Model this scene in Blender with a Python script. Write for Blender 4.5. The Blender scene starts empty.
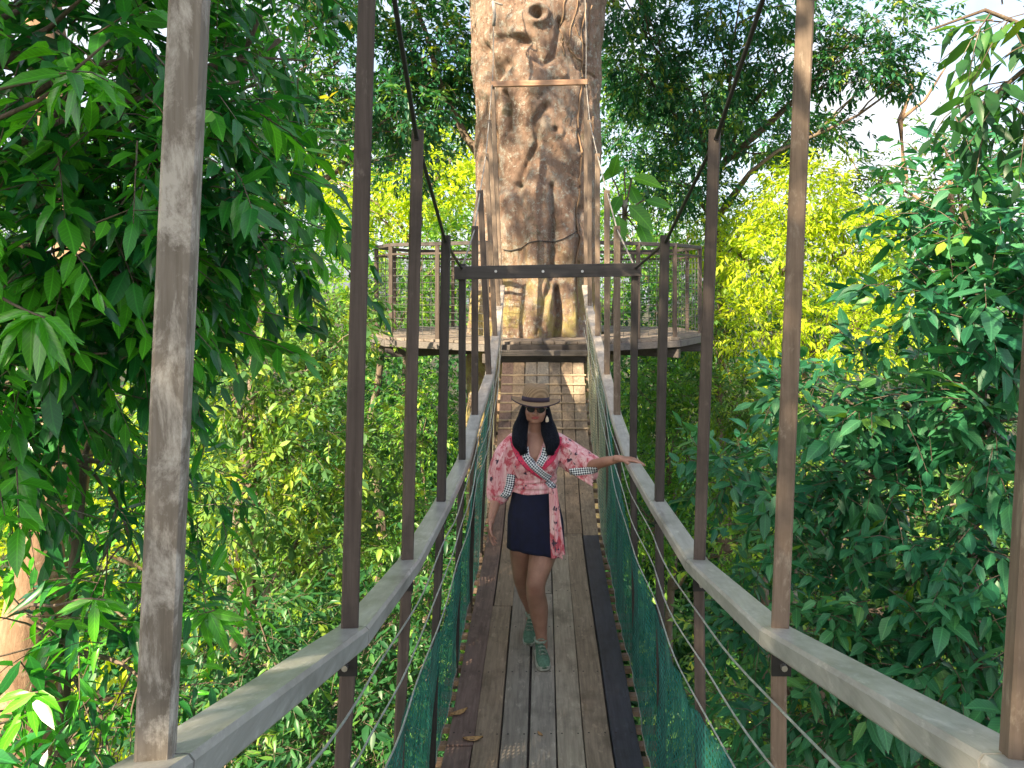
import bpy, math, random
import numpy as np
from mathutils import Vector, Matrix
from mathutils.bvhtree import BVHTree
R = math.radians
rng = np.random.default_rng(7)
random.seed(5)
scene = bpy.context.scene
col = scene.collection

# ------------------------------------------------------------------ camera, sky, sun, exposure
F = 740.0                       # focal length in pixels of a 1024 wide picture; eye at the origin, looking along +Y
cam = bpy.data.cameras.new('camera'); camo = bpy.data.objects.new('camera', cam); col.objects.link(camo)
camo.location = (0, 0, 0); camo.rotation_euler = (R(90), 0, 0)
cam.sensor_width = 36; cam.lens = F/1024*36
cam.shift_x = -31/1024; cam.shift_y = -104/1024
cam.clip_start = 0.05; cam.clip_end = 2000
scene.camera = camo
SUN_DIR = Vector((-0.50, -0.62, 0.60)).normalized()     # towards the sun: behind the camera, to the left
elev = math.asin(SUN_DIR.z); az = math.atan2(SUN_DIR.x, SUN_DIR.y)
world = bpy.data.worlds.new('World'); scene.world = world; world.use_nodes = True
wn = world.node_tree.nodes; wl = world.node_tree.links
bg = wn['Background']; sky = wn.new('ShaderNodeTexSky'); sky.sky_type = 'NISHITA'; sky.sun_disc = False
sky.sun_elevation = elev; sky.sun_rotation = az; sky.dust_density = 3.0; sky.air_density = 1.0; sky.ozone_density = 1.0
# thin bright cloud over much of the sky
wtc = wn.new('ShaderNodeTexCoord'); wno = wn.new('ShaderNodeTexNoise'); wno.inputs['Scale'].default_value = 3.2; wno.inputs['Detail'].default_value = 8; wno.inputs['Roughness'].default_value = 0.6
wl.new(wtc.outputs['Generated'], wno.inputs['Vector'])
wr = wn.new('ShaderNodeValToRGB'); wr.color_ramp.elements[0].position = 0.36; wr.color_ramp.elements[1].position = 0.62; wl.new(wno.outputs['Fac'], wr.inputs[0])
wm = wn.new('ShaderNodeMix'); wm.data_type = 'RGBA'; wl.new(wr.outputs[0], wm.inputs[0]); wl.new(sky.outputs[0], wm.inputs[6]); wm.inputs[7].default_value = (3.5, 3.6, 3.9, 1)
wl.new(wm.outputs[2], bg.inputs[0]); bg.inputs[1].default_value = 0.10
sun = bpy.data.lights.new('sun', 'SUN'); suno = bpy.data.objects.new('sun', sun); col.objects.link(suno)
sun.energy = 4.7; sun.angle = R(0.6); sun.color = (1.0, 0.83, 0.57)
suno.rotation_euler = SUN_DIR.to_track_quat('Z', 'Y').to_euler(); suno.location = (-20, -25, 25)
vs = scene.view_settings; vs.view_transform = 'Standard'; vs.look = 'None'; vs.gamma = 1; vs.use_curve_mapping = False
vs.exposure = 1.97
cy = scene.cycles
cy.max_bounces = 7; cy.diffuse_bounces = 4; cy.glossy_bounces = 2; cy.transmission_bounces = 4; cy.transparent_max_bounces = 10
cy.use_denoising = True
cy.sample_clamp_indirect = 6
def W(px, py, Y): return np.array([(px-543)/F*Y, Y, (280-py)/F*Y])

# ------------------------------------------------------------------ materials
def newmat(name):
    m = bpy.data.materials.new(name); m.use_nodes = True
    nt = m.node_tree; b = nt.nodes['Principled BSDF']
    return m, nt, b
def noise(nt, vec, scale, detail=4, rough=0.6, dist=0.0):
    n = nt.nodes.new('ShaderNodeTexNoise'); n.inputs['Scale'].default_value = scale
    n.inputs['Detail'].default_value = detail; n.inputs['Roughness'].default_value = rough; n.inputs['Distortion'].default_value = dist
    if vec is not None: nt.links.new(vec, n.inputs['Vector'])
    return n.outputs['Fac']
def ramp(nt, fac, stops):
    r = nt.nodes.new('ShaderNodeValToRGB'); e = r.color_ramp.elements
    while len(e) < len(stops): e.new(0.5)
    for i, (p, c) in enumerate(stops):
        e[i].position = p; e[i].color = (*c, 1) if len(c) == 3 else c
    nt.links.new(fac, r.inputs[0]); return r.outputs[0]
def coords(nt, scale=(1, 1, 1), kind='Object'):
    tc = nt.nodes.new('ShaderNodeTexCoord'); mp = nt.nodes.new('ShaderNodeMapping')
    nt.links.new(tc.outputs[kind], mp.inputs[0]); mp.inputs['Scale'].default_value = scale
    return mp.outputs[0]
def mix(nt, a, b, fac, mode='MIX'):
    m = nt.nodes.new('ShaderNodeMix'); m.data_type = 'RGBA'; m.blend_type = mode
    for v, s in ((fac, m.inputs[0]), (a, m.inputs[6]), (b, m.inputs[7])):
        if isinstance(v, (int, float)): s.default_value = v
        elif isinstance(v, tuple): s.default_value = (*v, 1)
        else: nt.links.new(v, s)
    return m.outputs[2]
def bump(nt, b, h, strength=0.3, dist=0.01):
    n = nt.nodes.new('ShaderNodeBump'); n.inputs['Strength'].default_value = strength; n.inputs['Distance'].default_value = dist
    nt.links.new(h, n.inputs['Height']); nt.links.new(n.outputs[0], b.inputs['Normal'])
def plain(name, c, rough=0.6, metal=0.0, var=0.25, scale=30):
    m, nt, b = newmat(name)
    f = noise(nt, coords(nt), scale, 3)
    lo = tuple(x*(1-var) for x in c); hi = tuple(min(1, x*(1+var)) for x in c)
    nt.links.new(ramp(nt, f, [(0.3, lo), (0.7, hi)]), b.inputs['Base Color'])
    b.inputs['Roughness'].default_value = rough; b.inputs['Metallic'].default_value = metal
    return m
def wood(name, c1, c2, pale=None, axis='z', rough=0.7, pale_amt=0.5, fine=60):
    """weathered timber: grain streaks along an axis, blotches, pale worn patches"""
    m, nt, b = newmat(name)
    s = {'z': (fine, fine, 3), 'y': (fine, 3, fine), 'x': (3, fine, fine)}[axis]
    g = noise(nt, coords(nt, s), 1.0, 5, 0.7)
    blot = noise(nt, coords(nt, (1, 1, 1)), 5.0, 5, 0.65)
    c = ramp(nt, g, [(0.3, c1), (0.7, c2)])
    dark = tuple(x*0.45 for x in c1)
    c = mix(nt, c, dark, ramp(nt, blot, [(0.5, (0, 0, 0)), (0.75, (0.7, 0.7, 0.7))]))
    if pale:
        p = noise(nt, coords(nt, {'z': (9, 9, 4), 'y': (9, 4, 9), 'x': (4, 9, 9)}[axis]), 2.2, 8, 0.75, 0.4)
        c = mix(nt, c, pale, ramp(nt, p, [(pale_amt, (0, 0, 0)), (pale_amt+0.14, (0.85, 0.85, 0.85))]))
    nt.links.new(c, b.inputs['Base Color'])
    b.inputs['Roughness'].default_value = rough
    b.inputs['Specular IOR Level'].default_value = 0.4
    bump(nt, b, g, 0.35, 0.004)
    return m
M = {}
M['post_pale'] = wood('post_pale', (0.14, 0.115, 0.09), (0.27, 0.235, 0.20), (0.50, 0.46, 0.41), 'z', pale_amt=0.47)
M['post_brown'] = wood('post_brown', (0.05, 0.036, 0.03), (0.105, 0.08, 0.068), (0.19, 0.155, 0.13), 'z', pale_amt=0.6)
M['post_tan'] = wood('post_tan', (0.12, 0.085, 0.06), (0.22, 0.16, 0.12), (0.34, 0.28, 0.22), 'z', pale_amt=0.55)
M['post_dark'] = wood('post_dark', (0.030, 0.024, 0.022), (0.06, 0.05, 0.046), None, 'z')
M['rail'] = wood('rail', (0.27, 0.262, 0.24), (0.42, 0.415, 0.395), (0.54, 0.53, 0.50), 'y', rough=0.32, pale_amt=0.55, fine=40)
M['rail_far'] = wood('rail_far', (0.30, 0.26, 0.22), (0.42, 0.37, 0.32), (0.5, 0.45, 0.4), 'y', rough=0.6, fine=40)
def screw_dots(m):
    nt = m.node_tree; b = nt.nodes['Principled BSDF']; src = b.inputs['Base Color'].links[0].from_socket
    tc = nt.nodes.new('ShaderNodeTexCoord'); sp = nt.nodes.new('ShaderNodeSeparateXYZ'); nt.links.new(tc.outputs['Object'], sp.inputs[0])
    def mth(op, a, b_=None, c_=None):
        n = nt.nodes.new('ShaderNodeMath'); n.operation = op
        for i, v in enumerate((a, b_, c_)):
            if v is None: continue
            if isinstance(v, (int, float)): n.inputs[i].default_value = v
            else: nt.links.new(v, n.inputs[i])
        return n.outputs[0]
    # two screws across each 15 cm board, every fourth sleeper
    x = mth('ABSOLUTE', mth('SUBTRACT', mth('ABSOLUTE', mth('SUBTRACT', mth('FRACT', mth('MULTIPLY', mth('ADD', sp.outputs[0], 0.525), 1/0.15)), 0.5)), 0.30))
    y = mth('ABSOLUTE', mth('SUBTRACT', mth('FRACT', mth('MULTIPLY', mth('ADD', sp.outputs[1], 1.4), 1/0.58)), 0.5))
    d = mth('ADD', mth('POWER', mth('MULTIPLY', x, 0.15), 2.0), mth('POWER', mth('MULTIPLY', y, 0.58), 2.0))
    f = mth('LESS_THAN', d, 0.0055**2)
    c = mix(nt, src, (0.02, 0.017, 0.016), f); nt.links.new(c, b.inputs['Base Color'])
PL = [((0.085, 0.06, 0.06), (0.15, 0.11, 0.105)), ((0.14, 0.11, 0.085), (0.22, 0.18, 0.145)), ((0.13, 0.12, 0.115), (0.2, 0.19, 0.175)),
      ((0.15, 0.145, 0.14), (0.23, 0.22, 0.205)), ((0.18, 0.165, 0.145), (0.27, 0.25, 0.215)), ((0.13, 0.11, 0.09), (0.21, 0.18, 0.15)),
      ((0.032, 0.036, 0.052), (0.06, 0.066, 0.09))]
for i, (a, b_) in enumerate(PL):
    if i < 6: a = (a[0]*1.25, a[1]*1.15, a[2]*1.05); b_ = (b_[0]*1.6, b_[1]*1.48, b_[2]*1.35)
    M['plank%d' % i] = wood('deck_wood_%d' % i, a, b_, tuple(x*1.35 for x in b_), 'y', rough=0.5 if i != 6 else 0.4, pale_amt=0.56, fine=45)
for i in range(7): screw_dots(M['plank%d' % i])
M['sleeper'] = wood('sleeper', (0.10, 0.065, 0.045), (0.19, 0.135, 0.095), None, 'x')
M['batten'] = plain('batten', (0.36, 0.28, 0.2), 0.7)
M['beam'] = wood('beam', (0.05, 0.042, 0.04), (0.10, 0.085, 0.08), None, 'x')
M['beam_mid'] = wood('beam_mid', (0.09, 0.08, 0.078), (0.17, 0.15, 0.14), None, 'x')
M['beam_worn'] = wood('beam_worn', (0.18, 0.14, 0.12), (0.30, 0.25, 0.21), (0.4, 0.35, 0.3), 'x')
M['platform_wood'] = wood('platform_wood', (0.12, 0.095, 0.08), (0.24, 0.20, 0.17), (0.36, 0.32, 0.28), 'x', pale_amt=0.55)
M['bar_light'] = wood('bar_light', (0.28, 0.15, 0.09), (0.45, 0.28, 0.18), None, 'x')
M['cable'] = plain('cable', (0.02, 0.02, 0.022), 0.5)
M['wire'] = plain('wire', (0.55, 0.58, 0.6), 0.35, 0.6)
M['rope'] = plain('rope', (0.26, 0.24, 0.22), 0.8)
M['rod'] = plain('rod', (0.12, 0.12, 0.12), 0.5, 0.3)
M['bracket'] = plain('bracket', (0.02, 0.02, 0.022), 0.45, 0.4)
M['bolt'] = plain('bolt', (0.5, 0.5, 0.5), 0.35, 0.9)
M['dry_leaf'] = plain('dry_leaf', (0.42, 0.24, 0.10), 0.7, 0, 0.4, 60)

def net_mat():
    m, nt, b = newmat('green_net')
    tc = nt.nodes.new('ShaderNodeTexCoord')
    def wave(scale, direction):
        w = nt.nodes.new('ShaderNodeTexWave'); w.wave_type = 'BANDS'; w.bands_direction = direction; w.wave_profile = 'SIN'
        w.inputs['Scale'].default_value = scale; w.inputs['Distortion'].default_value = 0.5; w.inputs['Detail'].default_value = 1
        nt.links.new(tc.outputs['UV'], w.inputs[0]); return w.outputs['Fac']
    mx = nt.nodes.new('ShaderNodeMath'); mx.operation = 'MAXIMUM'
    nt.links.new(wave(11, 'X'), mx.inputs[0]); nt.links.new(wave(11, 'Y'), mx.inputs[1])
    big = noise(nt, coords(nt, (9, 1.2, 1), 'UV'), 2.0, 4)
    ad = nt.nodes.new('ShaderNodeMath'); ad.operation = 'ADD'; nt.links.new(mx.outputs[0], ad.inputs[0]); nt.links.new(big, ad.inputs[1])
    al = ramp(nt, ad.outputs[0], [(0.95, (0.22,)*3), (1.35, (0.95,)*3)])
    c = ramp(nt, noise(nt, coords(nt, (14, 3, 1), 'UV'), 2, 5), [(0.35, (0.01, 0.10, 0.085)), (0.55, (0.02, 0.18, 0.145)), (0.74, (0.10, 0.34, 0.29))])
    # far ramp netting: its sunlit cream look is painted in as straw streaks
    sep = nt.nodes.new('ShaderNodeSeparateXYZ'); nt.links.new(tc.outputs['UV'], sep.inputs[0])
    ma = nt.nodes.new('ShaderNodeMapRange'); ma.inputs[1].default_value = 6.3; ma.inputs[2].default_value = 7.6
    nt.links.new(sep.outputs[0], ma.inputs[0])
    st = noise(nt, coords(nt, (22, 2, 1), 'UV'), 1.5, 4)
    mu = nt.nodes.new('ShaderNodeMath'); mu.operation = 'MULTIPLY'; nt.links.new(ma.outputs[0], mu.inputs[0])
    nt.links.new(ramp(nt, st, [(0.38, (0.1,)*3), (0.55, (1,)*3)]), mu.inputs[1])
    c = mix(nt, c, (0.50, 0.44, 0.30), mu.outputs[0])
    nt.links.new(c, b.inputs['Base Color']); b.inputs['Roughness'].default_value = 0.7
    tr = nt.nodes.new('ShaderNodeBsdfTransparent'); tl = nt.nodes.new('ShaderNodeBsdfTranslucent'); nt.links.new(c, tl.inputs[0])
    m1 = nt.nodes.new('ShaderNodeMixShader'); m1.inputs[0].default_value = 0.35
    nt.links.new(b.outputs[0], m1.inputs[1]); nt.links.new(tl.outputs[0], m1.inputs[2])
    m2 = nt.nodes.new('ShaderNodeMixShader'); nt.links.new(al, m2.inputs[0])
    nt.links.new(tr.outputs[0], m2.inputs[1]); nt.links.new(m1.outputs[0], m2.inputs[2])
    nt.links.new(m2.outputs[0], nt.nodes['Material Output'].inputs[0])
    return m
M['net'] = net_mat()

def leaf_mat(name, stops, rough=0.42, trans=0.38, tcol=None, spec=0.5, rib=False):
    """stops: colour ramp over the per-leaf 'tint' attribute"""
    m, nt, b = newmat(name)
    at = nt.nodes.new('ShaderNodeAttribute'); at.attribute_name = 'tint'
    c = ramp(nt, at.outputs['Fac'], stops)
    c = mix(nt, c, (1.5, 1.35, 1.1), ramp(nt, noise(nt, coords(nt), 1.7, 3), [(0.45, (0,)*3), (0.62, (0.8,)*3)]), 'MULTIPLY')
    c = mix(nt, c, (0.16, 0.10, 0.03), ramp(nt, noise(nt, coords(nt), 26, 5, 0.7), [(0.66, (0,)*3), (0.72, (0.7,)*3)]))
    if rib:
        tc = nt.nodes.new('ShaderNodeTexCoord'); sp = nt.nodes.new('ShaderNodeSeparateXYZ'); nt.links.new(tc.outputs['UV'], sp.inputs[0])
        ab = nt.nodes.new('ShaderNodeMath'); ab.operation = 'ABSOLUTE'; nt.links.new(sp.outputs[0], ab.inputs[0])
        ve = nt.nodes.new('ShaderNodeMath'); ve.operation = 'MULTIPLY_ADD'; ve.inputs[1].default_value = -0.22
        nt.links.new(ab.outputs[0], ve.inputs[0]); nt.links.new(sp.outputs[1], ve.inputs[2])
        cb = nt.nodes.new('ShaderNodeCombineXYZ'); nt.links.new(ve.outputs[0], cb.inputs[0])
        w = nt.nodes.new('ShaderNodeTexWave'); w.inputs['Scale'].default_value = 3.2; nt.links.new(cb.outputs[0], w.inputs[0])
        lighter = mix(nt, c, (1.7, 1.6, 1.5), 1.0, 'MULTIPLY')
        c = mix(nt, c, lighter, ramp(nt, w.outputs['Fac'], [(0.8, (0, 0, 0)), (1.0, (0.45,)*3)]))
        c = mix(nt, lighter, c, ramp(nt, ab.outputs[0], [(0.03, (0, 0, 0)), (0.09, (1, 1, 1))]))
    nt.links.new(c, b.inputs['Base Color']); b.inputs['Roughness'].default_value = rough
    b.inputs['Specular IOR Level'].default_value = spec
    tl = nt.nodes.new('ShaderNodeBsdfTranslucent')
    tcx = mix(nt, c, tcol or (1.6, 1.55, 0.5), 1.0, 'MULTIPLY'); nt.links.new(tcx, tl.inputs[0])
    mx = nt.nodes.new('ShaderNodeMixShader'); mx.inputs[0].default_value = trans
    nt.links.new(b.outputs[0], mx.inputs[1]); nt.links.new(tl.outputs[0], mx.inputs[2])
    nt.links.new(mx.outputs[0], nt.nodes['Material Output'].inputs[0])
    return m
M['leaf_near'] = leaf_mat('leaf_near', [(0.0, (0.008, 0.065, 0.028)), (0.45, (0.018, 0.14, 0.03)), (0.72, (0.05, 0.27, 0.025)), (0.8, (0.06, 0.28, 0.02)), (1.0, (0.10, 0.40, 0.03))], 0.30, 0.33, rib=True, spec=0.6)
M['leaf_teal'] = leaf_mat('leaf_teal', [(0.0, (0.010, 0.095, 0.05)), (0.5, (0.028, 0.15, 0.075)), (0.88, (0.065, 0.23, 0.105)), (0.94, (0.12, 0.26, 0.03)), (0.985, (0.14, 0.28, 0.04)), (1.0, (0.55, 0.42, 0.06))], 0.42, 0.3, rib=True, spec=0.45)
M['leaf_olive'] = leaf_mat('leaf_olive', [(0.0, (0.03, 0.10, 0.035)), (0.55, (0.10, 0.23, 0.055)), (0.8, (0.22, 0.35, 0.05)), (1.0, (0.48, 0.52, 0.07))], 0.5, 0.4)
M['leaf_dark'] = leaf_mat('leaf_dark', [(0.0, (0.008, 0.06, 0.025)), (0.7, (0.04, 0.15, 0.045)), (0.9, (0.12, 0.26, 0.04)), (1.0, (0.24, 0.36, 0.04))], 0.42, 0.35)
M['leaf_green'] = leaf_mat('leaf_green', [(0.0, (0.03, 0.13, 0.03)), (0.5, (0.09, 0.25, 0.035)), (0.8, (0.18, 0.36, 0.04)), (1.0, (0.38, 0.48, 0.05))], 0.45, 0.45)
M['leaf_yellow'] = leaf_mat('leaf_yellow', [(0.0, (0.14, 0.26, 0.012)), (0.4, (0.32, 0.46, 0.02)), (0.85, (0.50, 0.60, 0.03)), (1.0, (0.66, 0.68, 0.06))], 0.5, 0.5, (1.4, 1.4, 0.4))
M['leaf_canopy'] = leaf_mat('leaf_canopy', [(0.0, (0.012, 0.085, 0.05)), (0.7, (0.035, 0.16, 0.07)), (0.88, (0.16, 0.28, 0.03)), (1.0, (0.42, 0.34, 0.05))], 0.42, 0.35)
M['leaf_broad'] = leaf_mat('leaf_broad', [(0.0, (0.05, 0.20, 0.03)), (1.0, (0.14, 0.36, 0.03))], 0.4, 0.45, rib=True)
def bark(name, c1, c2, lichen=None):
    m, nt, b = newmat(name)
    n1 = noise(nt, coords(nt, (4, 4, 1.2)), 3, 8, 0.7, 0.5)
    c = ramp(nt, n1, [(0.3, c1), (0.7, c2)])
    if lichen: c = mix(nt, c, lichen, ramp(nt, noise(nt, coords(nt), 5, 8, 0.75), [(0.55, (0,)*3), (0.62, (0.8,)*3)]))
    nt.links.new(c, b.inputs['Base Color']); b.inputs['Roughness'].default_value = 0.85
    bump(nt, b, n1, 0.7, 0.03); return m
M['bark'] = bark('bark', (0.08, 0.055, 0.04), (0.2, 0.15, 0.11), (0.3, 0.28, 0.22))
M['bark_pale'] = bark('bark_pale', (0.16, 0.09, 0.05), (0.32, 0.21, 0.13), (0.38, 0.30, 0.2))
def giant_bark():
    m, nt, b = newmat('giant_bark')
    n1 = noise(nt, coords(nt, (1.5, 1.5, 0.7)), 2.2, 8, 0.7, 0.8)
    n2 = noise(nt, coords(nt, (1, 1, 1)), 11, 12, 0.85)
    n3 = noise(nt, coords(nt, (1, 1, 0.7)), 2.3, 8, 0.75, 0.8)
    n4 = noise(nt, coords(nt, (10, 10, 0.9)), 2.5, 8, 0.75, 0.3)
    n5 = noise(nt, coords(nt, (1, 1, 0.8)), 4.5, 10, 0.8, 0.4)
    c = ramp(nt, n1, [(0.28, (0.14, 0.085, 0.06)), (0.44, (0.29, 0.18, 0.125)), (0.58, (0.42, 0.28, 0.205)), (0.72, (0.46, 0.36, 0.30))])
    c = mix(nt, c, (0.085, 0.05, 0.035), ramp(nt, n4, [(0.55, (0,)*3), (0.70, (0.6,)*3)]))
    c = mix(nt, c, (0.42, 0.40, 0.35), ramp(nt, n5, [(0.53, (0,)*3), (0.58, (0.55,)*3)]))
    c = mix(nt, c, (0.56, 0.55, 0.48), ramp(nt, n2, [(0.54, (0,)*3), (0.57, (0.9,)*3)]))
    c = mix(nt, c, (0.08, 0.055, 0.04), ramp(nt, noise(nt, coords(nt, (1, 1, 1)), 14, 10, 0.8), [(0.56, (0,)*3), (0.62, (0.7,)*3)]))
    c = mix(nt, c, (0.13, 0.12, 0.07), ramp(nt, n3, [(0.57, (0,)*3), (0.66, (0.75,)*3)]))
    # yellow-green lichen low on the left flank
    tc = nt.nodes.new('ShaderNodeTexCoord'); sp = nt.nodes.new('ShaderNodeSeparateXYZ'); nt.links.new(tc.outputs['Object'], sp.inputs[0])
    mr = nt.nodes.new('ShaderNodeMapRange'); mr.inputs[1].default_value = 0.6; mr.inputs[2].default_value = -0.6; nt.links.new(sp.outputs[2], mr.inputs[0])
    mm = nt.nodes.new('ShaderNodeMath'); mm.operation = 'MULTIPLY'; nt.links.new(mr.outputs[0], mm.inputs[0])
    nt.links.new(ramp(nt, noise(nt, coords(nt), 2.6, 7, 0.7), [(0.45, (0,)*3), (0.58, (0.75,)*3)]), mm.inputs[1])
    c = mix(nt, c, (0.50, 0.42, 0.12), mm.outputs[0])
    nt.links.new(c, b.inputs['Base Color']); b.inputs['Roughness'].default_value = 0.8
    ad = nt.nodes.new('ShaderNodeMath'); ad.operation = 'ADD'; nt.links.new(n4, ad.inputs[0]); nt.links.new(n2, ad.inputs[1])
    bump(nt, b, ad.outputs[0], 1.0, 0.08); return m
M['giant_bark'] = giant_bark()
M['ground'] = plain('ground', (0.03, 0.032, 0.014), 0.95, 0, 0.6, 0.6)

# ------------------------------------------------------------------ mesh helpers
class MB:
    def __init__(s): s.v = []; s.f = []; s.uv = None
    def add(s, V, Fc):
        o = len(s.v); s.v += [tuple(map(float, p)) for p in V]; s.f += [tuple(i+o for i in f) for f in Fc]
    def sweep(s, path, sec, up=(0, 0, 1), scale=None, cap=True):
        """sweep a closed 2-D section (side, up) along a polyline"""
        P = [np.array(p, float) for p in path]; n = len(P); k = len(sec); V = []
        for i, p in enumerate(P):
            t = P[min(i+1, n-1)] - P[max(i-1, 0)]; t = t/np.linalg.norm(t)
            u = np.array(up, float); side = np.cross(t, u)
            if np.linalg.norm(side) < 1e-4: side = np.cross(t, (0, 1, 0.01))
            side /= np.linalg.norm(side); w = np.cross(side, t)
            sc = 1 if scale is None else scale[i]
            for a, b in sec: V.append(p + side*a*sc + w*b*sc)
        Fc = [(i*k+j, i*k+(j+1) % k, (i+1)*k+(j+1) % k, (i+1)*k+j) for i in range(n-1) for j in range(k)]
        if cap: Fc += [tuple(range(k))[::-1], tuple((n-1)*k+j for j in range(k))]
        s.add(V, Fc)
    def bar(s, a, b, w, h, bev=0.004, up=(0, 0, 1)): s.sweep([a, b], rrect(w, h, bev), up)
    def tube(s, path, r, k=6, scale=None):
        s.sweep(path, [(r*math.cos(2*PI*j/k), r*math.sin(2*PI*j/k)) for j in range(k)], scale=scale)
    def build(s, name, mat, parent=None, smooth=False):
        me = bpy.data.meshes.new(name); me.from_pydata(s.v, [], s.f); me.update()
        return link(name, me, mat, parent, smooth)
PI = math.pi
def rrect(w, h, b):
    w /= 2; h /= 2
    return [(-w+b, -h), (w-b, -h), (w, -h+b), (w, h-b), (w-b, h), (-w+b, h), (-w, h-b), (-w, -h+b)]
def link(name, me, mat, parent=None, smooth=False):
    o = bpy.data.objects.new(name, me); col.objects.link(o)
    if mat: me.materials.append(mat)
    if smooth: me.polygons.foreach_set('use_smooth', [True]*len(me.polygons))
    if parent: o.parent = parent; o.matrix_parent_inverse = Matrix.Translation(-parent.location)
    return o
def thing(name, label, cat, loc=(0, 0, 0), group=None):
    o = bpy.data.objects.new(name, None); o.location = loc; col.objects.link(o); o.empty_display_size = 0.2
    o['label'] = label; o['category'] = cat
    if group: o['group'] = group
    return o
def tag(o, label, cat, group=None, kind=None):
    if label: o['label'] = label
    if cat: o['category'] = cat
    if group: o['group'] = group
    if kind: o['kind'] = kind
    return o
def npmesh(name, V, Fc, tint=None, uv=None, smooth=False):
    """fast mesh from arrays; Fc is a list of (n,k) int arrays"""
    me = bpy.data.meshes.new(name); V = np.asarray(V, np.float32)
    me.vertices.add(len(V)); me.vertices.foreach_set('co', V.ravel())
    loops = np.concatenate([f.ravel() for f in Fc]).astype(np.int32)
    sizes = np.concatenate([np.full(len(f), f.shape[1]) for f in Fc]); starts = np.concatenate([[0], np.cumsum(sizes)[:-1]]).astype(np.int32)
    me.loops.add(len(loops)); me.loops.foreach_set('vertex_index', loops)
    me.polygons.add(len(sizes)); me.polygons.foreach_set('loop_start', starts)
    if smooth: me.polygons.foreach_set('use_smooth', np.ones(len(sizes), bool))
    me.update(calc_edges=True)
    if tint is not None:
        a = me.attributes.new('tint', 'FLOAT', 'POINT'); a.data.foreach_set('value', np.asarray(tint, np.float32))
    if uv is not None:
        u = me.uv_layers.new(name='UVMap'); u.data.foreach_set('uv', np.asarray(uv, np.float32)[loops].ravel())
    return me
def norm(a): return a/np.maximum(np.linalg.norm(a, axis=-1, keepdims=True), 1e-9)

# ------------------------------------------------------------------ foliage
# leaf templates: (along, across, height) and faces; 'full' is a folded, drooping blade, 'lite' a folded diamond
FULL_V = np.array([[0, 0, 0], [.28, -.42, .05], [.28, 0, 0], [.28, .42, .05], [.62, -.40, -.03], [.62, 0, -.09], [.62, .40, -.03], [1, 0, -.24]], float)
FULL_T = np.array([[0, 2, 1], [0, 3, 2], [4, 5, 7], [5, 6, 7]]); FULL_Q = np.array([[1, 2, 5, 4], [2, 3, 6, 5]])
LITE_V = np.array([[0, 0, 0], [.45, -.5, .07], [1, 0, -.14], [.45, .5, .07]], float)
LITE_T = np.array([[0, 2, 1], [0, 3, 2]])
def leaf_mesh(name, P, D, N, L, Wd, tint, full):
    T = FULL_V if full else LITE_V
    D = norm(D); S = norm(np.cross(D, N)); U = np.cross(S, D); n = len(P); k = len(T)
    V = (P[:, None] + D[:, None]*(T[None, :, 0, None]*L[:, None, None]) + S[:, None]*(T[None, :, 1, None]*Wd[:, None, None])
         + U[:, None]*(T[None, :, 2, None]*L[:, None, None]))
    curl = rng.uniform(-0.3, 1.7, n)[:, None, None]; bend = rng.normal(size=n)[:, None, None]*0.10    # each blade droops and bows its own way
    V = V + U[:, None]*(T[None, :, 2, None]*L[:, None, None])*(curl-1) + S[:, None]*(T[None, :, 0, None]**2*L[:, None, None])*bend
    off = (np.arange(n)*k)[:, None, None]
    Fc = [(FULL_T[None]+off).reshape(-1, 3), (FULL_Q[None]+off).reshape(-1, 4)] if full else [(LITE_T[None]+off).reshape(-1, 3)]
    uv = np.tile(np.stack([T[:, 1]*2, T[:, 0]], 1), (n, 1)) if full else None
    return npmesh(name, V.reshape(-1, 3), Fc, np.repeat(tint, k), uv, smooth=full)
def twig_leaves(clumps, per, L, aspect, droop=0.6, twiglen=None, shell=0.55, tint_fn=None, jit=0.25):
    """clumps: list of (centre, radii, twigs). returns leaf arrays and twig segments"""
    Ps, Ds, Ns, Ls, Ts, seg = [], [], [], [], [], []
    tl = twiglen or L*2.2
    for c, r, n in clumps:
        c = np.array(c, float); r = np.array(r, float)*np.ones(3)
        d = norm(rng.normal(size=(n, 3))); rad = (shell + (1-shell)*rng.random((n, 1)))*(1+0.12*rng.normal(size=(n, 1)))
        o = c + d*r*rad
        td = norm(d + rng.normal(size=(n, 3))*0.6 + np.array([0, 0, -0.25*droop]))
        e = o + td*tl; e[:, 2] -= droop*tl*0.25
        seg.append(np.stack([o, (o+e)/2 + np.array([0, 0, tl*0.07]), e], 1))
        base_t = rng.random(n); tsz = 0.6+0.75*rng.random(n)
        for j in range(per):
            f = (j+0.6)/per
            p = o + (e-o)*f; side = norm(np.cross(td, rng.normal(size=(n, 3))*0.5 + np.array([0, 0, 1]))) * (1 if j % 2 else -1)
            last = j == per-1
            dd = norm(td*(1.2 if last else 0.65) + side*(0.15 if last else 0.9) + rng.normal(size=(n, 3))*jit + np.array([0, 0, -droop])*(0.4+0.6*rng.random((n, 1))))
            nn = norm(np.array([0, 0, 1.0]) + rng.normal(size=(n, 3))*0.35 + side*0.2)
            Ps.append(p); Ds.append(dd); Ns.append(nn); Ls.append(L*(0.7+0.45*rng.random(n))*tsz)
            Ts.append(np.clip(base_t*0.75 + rng.random(n)*0.25, 0, 1))
    P = np.concatenate(Ps); Lx = np.concatenate(Ls)
    return P, np.concatenate(Ds), np.concatenate(Ns), Lx, Lx*aspect*(0.85+0.3*rng.random(len(Lx))), np.concatenate(Ts), np.concatenate(seg)
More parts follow.
